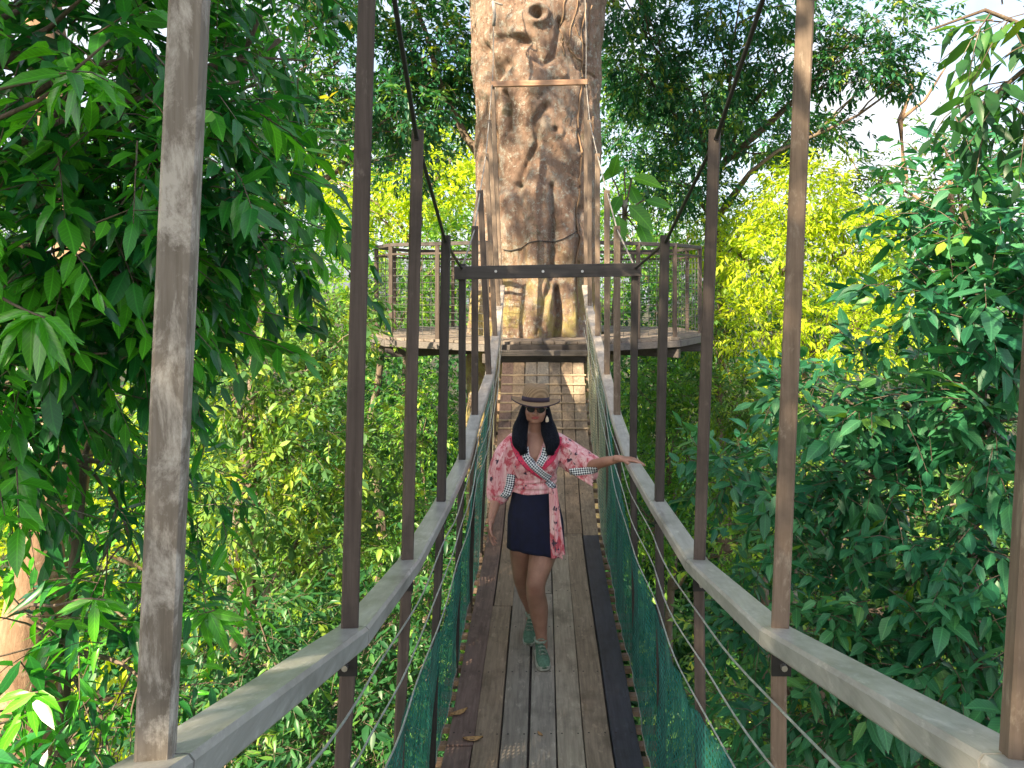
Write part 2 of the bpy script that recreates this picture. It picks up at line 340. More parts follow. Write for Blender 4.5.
def twig_mesh_into(mb_V, mb_F, seg, r):
    """thin three sided twigs, vectorised"""
    n = len(seg); ang = np.array([0, 2.1, 4.2]); ring = np.stack([np.cos(ang), np.sin(ang)], 1)*r
    d = norm(seg[:, 2]-seg[:, 0]); s = norm(np.cross(d, np.array([0.1, 0.2, 1.0]))); u = np.cross(s, d)
    sc = np.array([1.0, 0.7, 0.35])
    V = seg[:, :, None] + (s[:, None, None]*ring[None, None, :, 0, None] + u[:, None, None]*ring[None, None, :, 1, None])*sc[None, :, None, None]
    base = (np.arange(n)*9)[:, None, None]
    q = np.array([[i*3+j, i*3+(j+1) % 3, (i+1)*3+(j+1) % 3, (i+1)*3+j] for i in range(2) for j in range(3)])
    return V.reshape(-1, 3), (q[None]+base).reshape(-1, 4)
def wobble(a, b, n, amp):
    a = np.array(a, float); b = np.array(b, float); L = np.linalg.norm(b-a); t = np.linspace(0, 1, n)[:, None]
    w = rng.normal(size=(n, 3))*amp*L; w[0] = w[-1] = 0
    for _ in range(2): w[1:-1] = (w[:-2]+w[1:-1]*2+w[2:])/4
    return a+(b-a)*t+w+np.array([0, 0, 1])*np.sin(t*PI)*0.05*L
GROUND = -12.0
def tree(name, label, base, top, clumps, mat, L, aspect, per=7, droop=0.6, full=False, r=0.16, barkm='bark', twigs=True, group=None,
         bright=None, trunkgeo=True, jit=0.25, twiglen=None, tw_r=None, shell=0.55, extra_limbs=(), cat='tree', part='crown', dark_bias=None):
    base = np.array(base, float); top = np.array(top, float)
    root = thing(name, label, cat, tuple(base), group)
    P, D, N, Ln, Wd, T, seg = twig_leaves(clumps, per, L, aspect, droop, twiglen, shell, jit=jit)
    if bright:                      # lighter young shoots: (centre, radius) balls
        for c, rr in bright:
            m_ = np.linalg.norm(P-np.array(c), axis=1) < rr
            T[m_] = 0.8+0.2*rng.random(m_.sum())
    me = leaf_mesh(part, P, D, N, Ln, Wd, T, full)
    link(part, me, M[mat], root)
    mb = MB()
    if trunkgeo:
        tp = wobble(base, top, 12, 0.02)
        mb.tube(tp, r, 10, scale=list(np.linspace(1.15, 0.5, 12)))
        for i, (c, rd, n) in enumerate(clumps):
            c = np.array(c, float)
            k = int(np.clip(np.searchsorted(tp[:, 2], c[2]-0.9*abs(np.linalg.norm(c[:2]-top[:2]))), 3, 11))
            lp = wobble(tp[k], c, 8, 0.06)
            r0 = r*0.55*(1-0.04*k)
            mb.tube(lp, r0, 7, scale=list(np.linspace(1, 0.25, 8)))
            rd = np.array(rd)*np.ones(3)
            for q in range(4):
                e = c + norm(rng.normal(size=3))*rd*0.8
                mb.tube(wobble(lp[4+q % 3], e, 6, 0.08), r0*0.4, 5, scale=list(np.linspace(1, 0.2, 6)))
    for pth, rr in extra_limbs:
        mb.tube([np.array(p) for p in pth], rr, 7, scale=list(np.linspace(1, 0.35, len(pth))))
    V = np.array(mb.v).reshape(-1, 3); quads = [f for f in mb.f if len(f) == 4]; rest = [f for f in mb.f if len(f) != 4]
    Fc = []
    if quads: Fc.append(np.array(quads))
    if twigs:
        tv, tq = twig_mesh_into(None, None, seg, tw_r or L*0.022)
        Fc.append(tq+len(V)); V = np.concatenate([V, tv]) if len(V) else tv
    if Fc:
        link('trunk' if trunkgeo else 'branch', npmesh('trunk', V, Fc, smooth=True), M[barkm], root)
    return root

# ------------------------------------------------------------------ ground
def build_ground():
    n = 90; xs = np.linspace(-150, 150, n); ys = np.linspace(-120, 180, n)
    X, Y = np.meshgrid(xs, ys)
    Z = GROUND + 1.2*np.sin(X*0.09+1)*np.cos(Y*0.07) + 0.6*np.sin(X*0.31)*np.sin(Y*0.27+2) + np.clip((Y-20)*0.05, 0, 6) + np.clip((-X-8)*0.06, 0, 4)
    V = np.stack([X, Y, Z], -1).reshape(-1, 3)
    i = (np.arange(n-1)[:, None]*n+np.arange(n-1)[None]).ravel()
    me = npmesh('ground', V, [np.stack([i, i+1, i+n+1, i+n], 1)], smooth=True)
    o = link('ground', me, M['ground']); o['kind'] = 'structure'
build_ground()

# ------------------------------------------------------------------ bridge
SY = [0.0, 0.95, 1.90, 2.79, 3.73, 4.76, 5.70, 6.65, 7.60, 8.55, 9.50]     # stations along the bridge
RLX = [-.50, -.50, -.498, -.513, -.514, -.52, -.525, -.485, -.49, -.51, -.54]
RRX = [.62, .612, .606, .588, .585, .579, .57, .575, .56, .54, .55]
RZ = [-.30, -.61, -.89, -1.05, -1.11, -1.15, -1.03, -.84, -.565, -.29, -.06]
TZ = [2.6, 1.75, 1.10, .52, .18, .06, .37, .76, 1.25, 1.80, 2.50]
LEANL = [.05, .0486, .029, .026, .02, .0, .0, -.05, -.053, -.054, -.043]
LEANR = [.05, .062, .043, .038, .023, .01, .0, .0, .0, .0, .0]
DY = [-1.5, 0.0, 1.0, 2.0, 3.0, 4.0, 4.7, 6.0, 7.1, 7.7, 8.7, 9.5]
DZ = [-1.3, -1.66, -1.95, -2.22, -2.42, -2.52, -2.48, -2.45, -2.36, -2.15, -1.66, -1.05]
from bisect import bisect
def smooth_interp(y, xs, zs):
    i = min(max(bisect(xs, y)-1, 0), len(xs)-2); t = (y-xs[i])/(xs[i+1]-xs[i])
    m = lambda k: (zs[min(k+1, len(zs)-1)]-zs[max(k-1, 0)])/(xs[min(k+1, len(zs)-1)]-xs[max(k-1, 0)])
    h = xs[i+1]-xs[i]; a, b = zs[i], zs[i+1]; t2, t3 = t*t, t*t*t
    return (2*t3-3*t2+1)*a+(t3-2*t2+t)*h*m(i)+(-2*t3+3*t2)*b+(t3-t2)*h*m(i+1)
deckz = lambda y: smooth_interp(y, DY, DZ)
bridge = thing('suspension_footbridge', 'narrow wooden suspension footbridge with metal rails and green netting, running to the giant tree', 'footbridge', (0, 4.7, deckz(4.7)))
PW = 0.150
seg_breaks = {0: [-1.5, 1.2, 4.0, 6.5, 7.75, 9.5], 1: [-1.5, 2.4, 5.6, 7.72, 9.5], 2: [-1.5, 1.9, 6.3, 7.75, 9.5], 3: [-1.5, 3.3, 5.8, 7.7, 9.5],
              4: [-1.5, 2.2, 6.9, 7.73, 9.5], 5: [-1.5, 1.5, 6.95, 7.74, 9.5], 6: [-1.5, 2.9, 6.92, 7.72, 9.5]}
for i in range(7):
    xc = -0.525 + PW*(i+0.5); br = seg_breaks[i]
    for a, b in zip(br[:-1], br[1:]):
        n = max(3, int((b-a)/0.25)); ys = np.linspace(a+0.004, b-0.004, n)
        jx = rng.normal()*0.002; jz = rng.normal()*0.0025; sk = rng.normal()*0.0015
        mb = MB(); mb.sweep([(xc+jx+sk*(y-a), y, deckz(y)-0.0175+jz) for y in ys], rrect(PW-0.008, 0.035, 0.003))
        mi = i if not (i in (4, 5, 6) and a > 6) else {4: 5, 5: 1, 6: 5}[i]
        mb.build('deck_plank', M['plank%d' % mi], bridge)
for i in range(6):
    xc = -0.525 + PW*(i+1); mb = MB(); mb.sweep([(xc, y, deckz(y)-0.0415) for y in np.linspace(-1.45, 9.45, 50)], rrect(0.05, 0.008, 0.001)); mb.build('gap_shade_strip', M['beam'], bridge)  # dark strips under the plank gaps, standing in for the shade there
for y in np.arange(-1.4, 9.4, 0.145):
    w = 1.27+rng.normal()*0.012; z = deckz(y)-0.046-0.021
    sl = (deckz(y+0.05)-deckz(y-0.05))/0.1
    mb = MB(); mb.bar((-w/2+0.015, y, z), (w/2+0.015, y+rng.normal()*0.006, z), 0.042, 0.036)
    mb.build('sleeper', M['sleeper'], bridge)
# battens across the far ramp
for y in np.linspace(8.58, 9.30, 7):
    mb = MB(); mb.bar((-.52+rng.normal()*.01, y, deckz(y)+0.012), (.53+rng.normal()*.01, y+rng.normal()*.01, deckz(y)+0.012), 0.022, 0.02)
    mb.build('tread_batten', M['batten'], bridge)
# hanger posts
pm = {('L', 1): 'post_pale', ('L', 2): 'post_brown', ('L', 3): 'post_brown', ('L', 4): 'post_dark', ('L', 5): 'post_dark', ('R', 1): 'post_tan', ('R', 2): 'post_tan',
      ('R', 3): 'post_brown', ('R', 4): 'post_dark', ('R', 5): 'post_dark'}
TOPS = {'L': [], 'R': []}
for side, X, lean in (('L', RLX, LEANL), ('R', RRX, LEANR)):
    sg = -1 if side == 'L' else 1
    for k in range(len(SY)):
        y = SY[k]; x = X[k]; zr = RZ[k]; zt = TZ[k]; le = lean[k]
        xt = x + le*(zt-zr); dz = deckz(y); w = 0.043 if k < 6 else 0.05
        dp = w if k < 4 else 0.05
        bx = sg*0.585+0.015
        TOPS[side].append((xt, y, zt))
        mb = MB(); ang = 0.28*sg if k < 4 else 0
        up = (math.sin(ang), math.cos(ang), 0)
        mb.sweep([(x, y, zr-0.06), (x+le*0.3*(zt-zr), y, zr+(zt-zr)*0.3), (xt, y, zt+0.045)], rrect(w, dp, 0.004), up=up)
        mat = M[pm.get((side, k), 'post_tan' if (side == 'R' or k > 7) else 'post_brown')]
        o = mb.build('hanger_post', mat, bridge)
        # lower stanchion from rail to below the deck, with its bracket
        lb = MB(); lb.sweep([(x, y+0.002, zr-0.055), (x*0.5+bx*0.5, y, (zr+dz)/2), (bx, y, dz-0.14)], rrect(w*0.9, dp*0.9, 0.004), up=up)
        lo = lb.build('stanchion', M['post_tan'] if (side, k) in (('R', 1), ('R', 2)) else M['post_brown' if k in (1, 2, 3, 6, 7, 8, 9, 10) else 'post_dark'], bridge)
        bb = MB(); bb.bar((x-sg*0.004, y-0.03, zr-0.053), (x-sg*0.004, y-0.03, zr-0.11), w*1.15, 0.007, 0.001, up=(0, 1, 0))
        bk = bb.build('bracket', M['bracket'], lo)
        bo = MB(); bo.tube([(x, y-0.033, zr-0.085), (x, y-0.045, zr-0.085)], 0.008, 8); bo.build('bolt', M['bolt'], bk)
        cp = MB(); cp.tube([(xt, y-w/2-0.012, zt+0.01), (xt, y+w/2+0.012, zt+0.01)], 0.009, 8); cp.build('cable_clamp', M['bracket'], o)
    # handrail pieces, one per bay, butted at the posts
    for k in range(len(SY)-1):
        a = np.array([X[k], SY[k], RZ[k]-0.028]); b = np.array([X[k+1], SY[k+1], RZ[k+1]-0.028])
        d = (b-a)/np.linalg.norm(b-a); off = np.array([-sg*0.006, 0, 0])
        mb = MB(); mb.sweep([a+d*0.003+off, (a+b)/2+off, b-d*0.003+off], rrect(0.088, 0.052, 0.008))
        mb.build('handrail', M['rail'] if k < 6 else M['rail_far'], bridge)
    a = np.array([X[0], -1.2, RZ[0]+0.25]); mb = MB(); mb.sweep([a, (X[0]-sg*0.006, SY[0]-.003, RZ[0]-0.028)], rrect(0.088, 0.052, 0.008)); mb.build('handrail', M['rail'], bridge)
    # three slack wires
    for j, (dr) in enumerate((0.18, 0.34, 0.495)):
        pts = []
        for k in range(len(SY)-1):
            for t in np.linspace(0, 1, 7)[:-1]:
                y = SY[k]+(SY[k+1]-SY[k])*t; x = X[k]+(X[k+1]-X[k])*t - sg*(0.028)
                z = RZ[k]+(RZ[k+1]-RZ[k])*t - dr - 0.018*math.sin(PI*t)*(1+0.6*math.sin(k*2.3+j)) 
                pts.append((x+sg*0.10*dr*0+0.006*math.sin(y*5+j), y, z))
        mb = MB(); mb.tube(pts, 0.0035, 6); mb.build('railing_wire', M['wire'], bridge, True)
    # netting
    nu, nv = 330, 26; V = np.zeros((nu, nv, 3)); UV = np.zeros((nu, nv, 2))
    ys = np.linspace(-0.6, 9.42, nu)
    for i, y in enumerate(ys):
        xr = np.interp(y, SY, X); zr = np.interp(y, SY, RZ); dz = deckz(y)
        far = min(1, max(0, (y-4.6)/2.0)); topz = zr-0.55+far*0.48 + 0.03*math.sin(y*3.1+sg)+0.012*math.sin(y*17)
        for j in range(nv):
            t = j/(nv-1); z = topz+(dz-0.01-topz)*t
            hang = 0.035*math.sin(PI*t)
            x = (xr+sg*0.012)*(1-t)+sg*(0.56)*t + sg*hang*0.5 + 0.007*math.sin(y*4+t*2)+0.004*math.sin(y*13+t*8)+0.003*math.sin(y*31-t*5)
            V[i, j] = (x-sg*0.034*(1-t), y, z); UV[i, j] = (y, z)
    idx = (np.arange(nu-1)[:, None]*nv+np.arange(nv-1)[None]).ravel()
    me = npmesh('safety_net', V.reshape(-1, 3), [np.stack([idx, idx+1, idx+nv+1, idx+nv], 1)], None, UV.reshape(-1, 2), True)
    net = link('safety_net', me, M['net'], bridge)
    for row in (0, nv-1):
        mb = MB(); mb.tube([V[i, row] for i in range(0, nu, 3)], 0.004 if row else 0.003, 5); mb.build('edge_cord', M['rope'] if row else M['net'], net, True)
    # main cable over the post tops and on to the tree
    tp = TOPS[side]; pts = [(tp[0][0]+0.05, -1.3, 4.2)]
    for k in range(len(tp)):
        pts.append((tp[k][0]-sg*0.0, tp[k][1]-0.03, tp[k][2]+0.012))
    mb = MB(); mb.tube(pts[:7], 0.0085, 8); mb.build('support_cable', M['cable'], bridge, True)
    mb = MB(); mb.tube(pts[6:], 0.006, 8); mb.build('support_cable', M['rope'], bridge, True)
    # suspension rope upward from the end portal to the trunk
    x10 = tp[-1][0]; rp = [(x10, 9.5, 2.5)] + [(x10+0.01*math.sin(t*7), 9.5+t*0.35, 2.5+t*2.6) for t in np.linspace(0.05, 1, 14)]
    mb = MB(); mb.tube(rp, 0.007, 6)
    if side == 'L':
        lp = [(x10+0.02+0.10*math.sin(t*2*PI), 9.62+0.02*math.cos(t*4), 3.62+0.30*t-0.16*math.sin(t*PI)) for t in np.linspace(0, 1, 16)]
        mb.tube(lp, 0.012, 6); mb.tube([(x10+.01, 9.6, 3.3), (x10+.02, 9.61, 3.45), (x10+.0, 9.62, 3.62)], 0.024, 8)
    mb.build('hanging_rope', M['rope'], bridge, True)
# portals
mb = MB(); mb.bar((RLX[5]-0.045, 4.722, 0.045), (RRX[5]+0.045, 4.722, 0.066), 0.085, 0.03, 0.003, up=(0, 1, 0)); pb = mb.build('cross_beam', M['beam'], bridge)
for xx in (-.30, .0, .25):
    bo = MB(); bo.tube([(xx, 4.706, .055), (xx, 4.697, .055)], 0.009, 8); bo.build('bolt', M['bolt'], pb)
mb = MB(); mb.bar((-.66, 9.46, 2.50), (.565, 9.46, 2.53), 0.07, 0.05, 0.004, up=(0, 1, 0)); mb.build('cross_beam', M['bar_light'], bridge)
# head of the ramp: two step boards, overhang shade put into their darker wood
mb = MB(); mb.bar((-.54, 9.585, -.96), (.55, 9.585, -.96), 0.24, 0.03, 0.004, up=(0, 1, 0)); mb.build('riser_board', M['beam'], bridge)
mb = MB(); mb.bar((-.55, 9.47, -.935), (.56, 9.47, -.935), 0.10, 0.07, 0.006); mb.build('step_board', M['beam_mid'], bridge)

# ------------------------------------------------------------------ tree platform
PZ = -0.80; PC = (-0.03, 11.3)
octo = [(-.75, 9.62), (-2.2, 10.35), (-2.6, 11.2), (-2.3, 12.5), (-.9, 13.1), (.9, 13.1), (2.3, 12.5), (2.45, 11.2), (1.9, 10.3), (.75, 9.62)]
plat = thing('tree_platform', 'round wooden viewing platform with wire mesh railing, built around the giant trunk', 'platform', (PC[0], PC[1], PZ))
def ring(scale): return [(PC[0]+(x-PC[0])*scale, PC[1]+(y-PC[1])*scale) for x, y in octo]
# deck boards cut radially: one wedge-shaped board set per side
N8 = len(octo)
for i in range(N8):
    a, b = octo[i], octo[(i+1) % N8]
    inn = [(PC[0]+(p[0]-PC[0])/math.hypot(p[0]-PC[0], p[1]-PC[1])*1.0, PC[1]+(p[1]-PC[1])/math.hypot(p[0]-PC[0], p[1]-PC[1])*1.0) for p in (a, b)]
    mb = MB(); nb = max(3, int(math.dist(a, b)/0.15))
    for q in range(nb):
        t0, t1 = q/nb+0.004, (q+1)/nb-0.004
        L_ = lambda P, Q, t: (P[0]+(Q[0]-P[0])*t, P[1]+(Q[1]-P[1])*t)
        c4 = [L_(a, b, t0), L_(a, b, t1), L_(inn[0], inn[1], t1), L_(inn[0], inn[1], t0)]
        jz = rng.normal()*0.002
        mb.add([(x, y, PZ+jz) for x, y in c4]+[(x, y, PZ-0.035+jz) for x, y in c4], [(0, 1, 2, 3), (7, 6, 5, 4), (0, 4, 5, 1), (1, 5, 6, 2), (2, 6, 7, 3), (3, 7, 4, 0)])
    mb.build('deck_section', M['platform_wood'], plat)
    mb = MB(); a3 = (a[0], a[1], PZ-0.085); b3 = (b[0], b[1], PZ-0.085)
    mb.bar(a3, b3, 0.05, 0.09); mb.build('rim_beam', M['beam_mid'], plat)
for i in range(N8):
    if i == 9: continue
    p = octo[i]; mb = MB(); d = norm(np.array([PC[0]-p[0], PC[1]-p[1]]))
    mb.bar((p[0], p[1], PZ-0.22), (PC[0]-d[0]*0.9, PC[1]-d[1]*0.9, PZ-0.22), 0.09, 0.12); mb.build('joist', M['beam'], plat)
def rail_run(a, b, n):
    a = np.array(a); b = np.array(b)
    for q in range(n):
        p = a+(b-a)*q/n; mb = MB(); mb.bar((p[0], p[1], PZ-0.12), (p[0], p[1], 0.50), 0.055, 0.055, up=(0, 1, 0)); mb.build('railing_post', M['post_brown'], plat)
    mb = MB(); mb.bar((*a, 0.49), (*b, 0.49), 0.05, 0.05); mb.build('top_rail', M['beam'], plat)
    mb = MB(); mb.bar((*(a+(b-a)*.01), 0.36), (*(a+(b-a)*.99), 0.36), 0.03, 0.03); mb.build('top_rail', M['post_brown'], plat)
    mb = MB(); L_ = np.linalg.norm(b-a)
    for z in np.arange(PZ+0.06, 0.34, 0.10): mb.tube([(*a, z), (*b, z)], 0.0035, 4)
    for t in np.arange(0.05, L_, 0.14):
        p = a+(b-a)*t/L_; mb.tube([(p[0], p[1]+0.004, PZ+0.04), (p[0], p[1]+0.004, 0.34)], 0.0035, 4)
    mb.build('wire_mesh_panel', M['rod'], plat)
ins = ring(0.97)
for i, n in ((0, 2), (1, 1), (2, 2), (3, 2), (4, 2), (5, 2), (6, 2), (7, 1), (8, 2)):
    rail_run(ins[i], ins[i+1], n)

# ------------------------------------------------------------------ giant tree
def giant():
    root = thing('giant_tree', 'giant rainforest tree with massive fluted pinkish trunk rising through the platform', 'tree', (-.09, 11.25, GROUND))
    nu, nz = 260, 520
    th = np.linspace(0, 2*PI, nu, endpoint=False); zs = np.concatenate([np.linspace(-12, -1.6, 60), np.linspace(-1.55, 4.6, nz-90), np.linspace(4.65, 8.2, 30)])
    TH, Z = np.meshgrid(th, zs)
    Rb = 0.93 + 0.10*np.clip((Z-1.8)/2.4, 0, 1.5)**1.5 + 0.09*np.clip((-Z+0.2)/1.2, 0, 1) + 1.2*np.clip((-Z-7)/5, 0, 1)**2
    fl = 0.035*np.cos(5*TH+0.4+0.25*Z) + 0.03*np.cos(3*TH-1.0+0.2*np.sin(Z)) + 0.018*np.cos(11*TH+0.5*np.sin(Z*0.8)) 
    fl *= np.clip(1.0+0.35*np.clip(-Z, -1, 2.5), 0.5, 2)
    fl = fl + 0.012*np.sin(Z*2.1+3*TH)*np.cos(Z*0.9-2*TH)+0.008*np.sin(Z*6+7*TH)+0.006*np.sin(Z*9-5*TH)
    cx = -.09 + 0.05*np.clip(Z/4, 0, 1.3)
    Rr = Rb + fl
    def xz(p): # zoomed-view points measured on the trunk
        px, py = 360+p[0]*0.371, p[1]*0.371
        return np.array([(px-543)/F*10.35, (280-py)/F*10.35])
    XX = cx + Rr*np.sin(TH); front = np.clip((-(-np.cos(TH))), 0, 1)   # theta=pi faces -Y ... remapped below
    # theta measured so that theta=0 faces the camera (-Y)
    disp = np.zeros_like(Z)
    def segdist(pts):
        P = [xz(p) for p in pts]; d = np.full(Z.shape, 9.0)
        for a, b in zip(P[:-1], P[1:]):
            ab = b-a; t = np.clip(((XX-a[0])*ab[0]+(Z-a[1])*ab[1])/(ab@ab), 0, 1)
            d = np.minimum(d, np.hypot(XX-a[0]-ab[0]*t, Z-a[1]-ab[1]*t))
        return d
    def groove(pts, w, dep): 
        nonlocal disp; d = segdist(pts); disp -= dep*np.exp(-(d/w)**2)
    def ridge(pts, w, dep): 
        nonlocal disp; d = segdist(pts); disp += dep*np.exp(-(d/w)**4)
    ridge([(400, 545), (395, 700), (390, 900)], .19, .08); ridge([(480, 530), (475, 640), (470, 900)], .18, .09)
    groove([(425, 500), (437, 600), (440, 760)], .05, .07)
    groove([(430, 498), (445, 450), (480, 385), (470, 330), (500, 290)], .055, .13)
    groove([(388, 245), (400, 290), (402, 350)], .03, .16)
    groove([(375, 95), (430, 108), (465, 120), (495, 178), (525, 150), (540, 60)], .05, .10)
    ridge([(420, 60), (430, 90)], .13, .07); ridge([(540, 195), (505, 200), (470, 240)], .12, .06)
    ridge([(445, 160), (470, 215)], .16, .05)
    groove([(518, 500), (522, 600), (520, 720)], .035, .10); groove([(520, 720), (500, 790), (480, 900)], .04, .10)
    ridge([(505, 770), (500, 900)], .09, .10); groove([(535, 780), (540, 850), (532, 910)], .05, .16)
    groove([(590, 560), (585, 700), (600, 900)], .04, .07); ridge([(560, 600), (562, 900)], .12, .06)
    groove([(600, 60), (610, 200), (590, 400)], .03, .04); groove([(560, 120), (590, 180), (640, 190)], .018, .035)
    groove([(355, 300), (362, 520), (350, 700)], .05, .09)
    ridge([(520, 360), (600, 420), (610, 520)], .16, .05)
    groove([(330, 110), (350, 200), (390, 170)], .09, .15)
    c = xz((477, 46)); d = np.hypot(XX-c[0], (Z-c[1])*1.15); disp += 0.10*np.exp(-((d-.13)/.06)**2) - 0.16*np.exp(-(d/.075)**2)
    c = xz((527, 352)); d = np.hypot(XX-c[0], Z-c[1]); disp += 0.02*np.exp(-((d-.08)/.04)**2)-0.05*np.exp(-(d/.035)**2)
    c = xz((425, 98)); d = np.hypot((XX-c[0])*.6, Z-c[1]-.02); disp += 0.07*np.exp(-(d/.05)**2)
    fmask = np.clip(np.cos(TH)*3, 0, 1)
    from mathutils import noise as mn
    fb = np.array([mn.fractal(Vector((math.sin(a)*2.2, math.cos(a)*2.2, z_*1.3)), 0.9, 2.1, 5) for z_ in zs for a in th]).reshape(Z.shape)
    fb2 = np.array([mn.fractal(Vector((math.sin(a)*9, math.cos(a)*9, z_*6+3)), 0.8, 2.1, 3) for z_ in zs for a in th]).reshape(Z.shape)
    Rr = Rr + disp*fmask*0.85 + fb*0.04 + fb2*0.012
    X = cx + Rr*np.sin(TH); Y = 11.25 - Rr*np.cos(TH)
    V = np.stack([X, Y, Z], -1).reshape(-1, 3)
    i = (np.arange(len(zs)-1)[:, None]*nu+np.arange(nu)[None]); j = (np.arange(len(zs)-1)[:, None]*nu+(np.arange(nu)+1)[None] % nu)
    me = npmesh('trunk', V, [np.stack([i.ravel(), j.ravel(), j.ravel()+nu, i.ravel()+nu], 1)], smooth=True)
    tr = link('trunk', me, M['giant_bark'], root)
    # limbs above the frame
    for k, e in enumerate([(-5, 9, 14), (3.5, 8, 15), (5, 14, 13), (-3, 15, 16), (0.5, 12, 19)]):
        mb = MB(); e = np.array(e, float); s = np.array([0.0, 11.25, 6.2]) + norm((e-np.array([0, 11.25, 6.2]))*np.array([1, 1, 0]))*0.4
        mb.tube(wobble(s, e, 12, 0.04), 0.62, 14, scale=list(np.linspace(1, 0.35, 12)))
        for q in range(5): mb.tube(wobble(s+(e-s)*(0.6+0.08*q), e+rng.normal(size=3)*3, 8, 0.06), 0.16, 7, scale=list(np.linspace(1, 0.2, 8)))
        lb = mb.build('limb', M['bark_pale'], root, True)
    cl = [((-5.5, 11, 15), (3.5, 3.5, 2), 260), ((4, 11, 16), (4, 3.5, 2), 260), ((-2, 16, 17), (4, 3, 2), 200), ((0.5, 12, 20), (4, 4, 2.5), 240)]
    P, D, N, Ln, Wd, T, seg = twig_leaves(cl, 9, 0.22, 0.42)
    link('crown', leaf_mesh('crown', P, D, N, Ln, Wd, T, False), M['leaf_canopy'], root)
    # thin climbing roots and a wire round the trunk
    def on(p, off=0.0):
        x, z = xz(p); th_ = math.asin(max(-1, min(1, (x-(-.09+0.05*min(max(z/4, 0), 1.3)))/1.0))); iz = int(np.argmin(abs(zs-z))); it = int(round((th_ % (2*PI))/(2*PI)*nu)) % nu
        return (X[iz, it], Y[iz, it]-off, z)
    for pts, r_ in (([(610, 0), (597, 90), (608, 180), (601, 300), (606, 420), (598, 520), (604, 640), (596, 900)], .016), ([(625, 0), (622, 120), (590, 95), (575, 60)], .009),
                    ([(585, 0), (560, 120), (585, 150), (622, 165)], .009), ([(640, 300), (628, 420), (632, 600), (622, 900)], .02),
                    ([(330, 260), (340, 420), (332, 600), (338, 900)], .022), ([(552, 0), (545, 80), (553, 160)], .012)):
        fine = []
        for a, b in zip(pts[:-1], pts[1:]):
            for t in np.linspace(0, 1, 8)[:-1]: fine.append(on((a[0]+(b[0]-a[0])*t, a[1]+(b[1]-a[1])*t), r_*0.6))
        mb = MB(); mb.tube(fine, r_, 6); mb.build('climbing_root', M['bark_pale'], root, True)
    fine = [on((x, 672+ (-46)*((x-370)/230)**1.5 + (6*math.sin(x/20))), .012) for x in np.linspace(365, 605, 30)]
    mb = MB(); mb.tube(fine, 0.007, 5); mb.build('wire_loop', M['cable'], root, True)
giant()

# ------------------------------------------------------------------ trees and plants
def C(px, py, Y, r, n): return (tuple(W(px, py, Y)), r, n)
# near left: large drooping leaves
cl = [C(60, 60, 2.9, (.75, .6, .6), 85), C(180, 150, 3.1, (.52, .6, .55), 56), C(60, 230, 2.9, (.75, .6, .5), 80), C(150, 300, 3.4, (.55, .6, .40), 55),
      C(280, 40, 3.9, (.36, .5, .30), 13), C(-60, 380, 3.0, (.7, .6, .6), 60), C(225, 215, 3.5, (.40, .5, .38), 30), C(130, -60, 3.3, (.9, .8, .6), 80),
      C(30, 350, 3.0, (.5, .5, .35), 36), C(290, 245, 4.2, (.34, .4, .22), 14)]
cl = [(c_, r_, int(n_*1.5)) for c_, r_, n_ in cl]
near_left = tree('mango_like_tree', 'near tree with large drooping glossy leaves filling the upper left, beside the first pale post', (-3.6, 1.8, GROUND), (-3.1, 2.7, 0.4), cl,
     'leaf_near', 0.135, 0.38, per=10, droop=0.75, full=True, r=0.17, tw_r=0.004, shell=0.2, twiglen=0.30,
     bright=[(W(75, 85, 2.45), .22), (W(35, 300, 2.5), .28), (W(110, 340, 2.7), .2), (W(120, 130, 2.6), .16), (W(105, 245, 2.5), .15)],
     extra_limbs=[([W(-60, 160, 2.5), W(0, 118, 2.45), W(40, 100, 2.4), W(75, 70, 2.4), W(110, 40, 2.4)], .010),
                  ([W(-30, 60, 3.4), W(210, 70, 3.6), W(240, 60, 3.6), W(262, 10, 3.6)], .035)])
near_left.name = 'broadleaf_tree'
# near left, lower: sparser dark leaves with bright shoots in front of a sunlit gap
cl = [C(40, 470, 3.6, (.6, .5, .4), 34), C(110, 400, 3.8, (.5, .5, .4), 34), C(140, 560, 3.8, (.5, .5, .4), 30), C(40, 640, 3.4, (.5, .5, .4), 24), C(150, 690, 3.5, (.45, .5, .35), 24),
      C(0, 760, 3.3, (.6, .5, .4), 26), C(185, 470, 4.2, (.3, .4, .5), 24), C(110, 760, 3.5, (.5, .5, .3), 20)]
tree('broadleaf_sapling', 'slender sapling with dark leaves and bright new shoots, in the lower left corner', (-2.9, 3.9, GROUND), (-2.3, 3.7, -0.9), cl,
     'leaf_near', 0.15, 0.30, per=7, droop=0.8, full=True, r=0.05, tw_r=0.0035, shell=0.15, twiglen=0.26,
     bright=[(W(40, 700, 3.1), .17), (W(45, 585, 3.2), .17), (W(215, 640, 3.7), .22), (W(110, 620, 3.2), .12), (W(225, 600, 3.9), .18)])
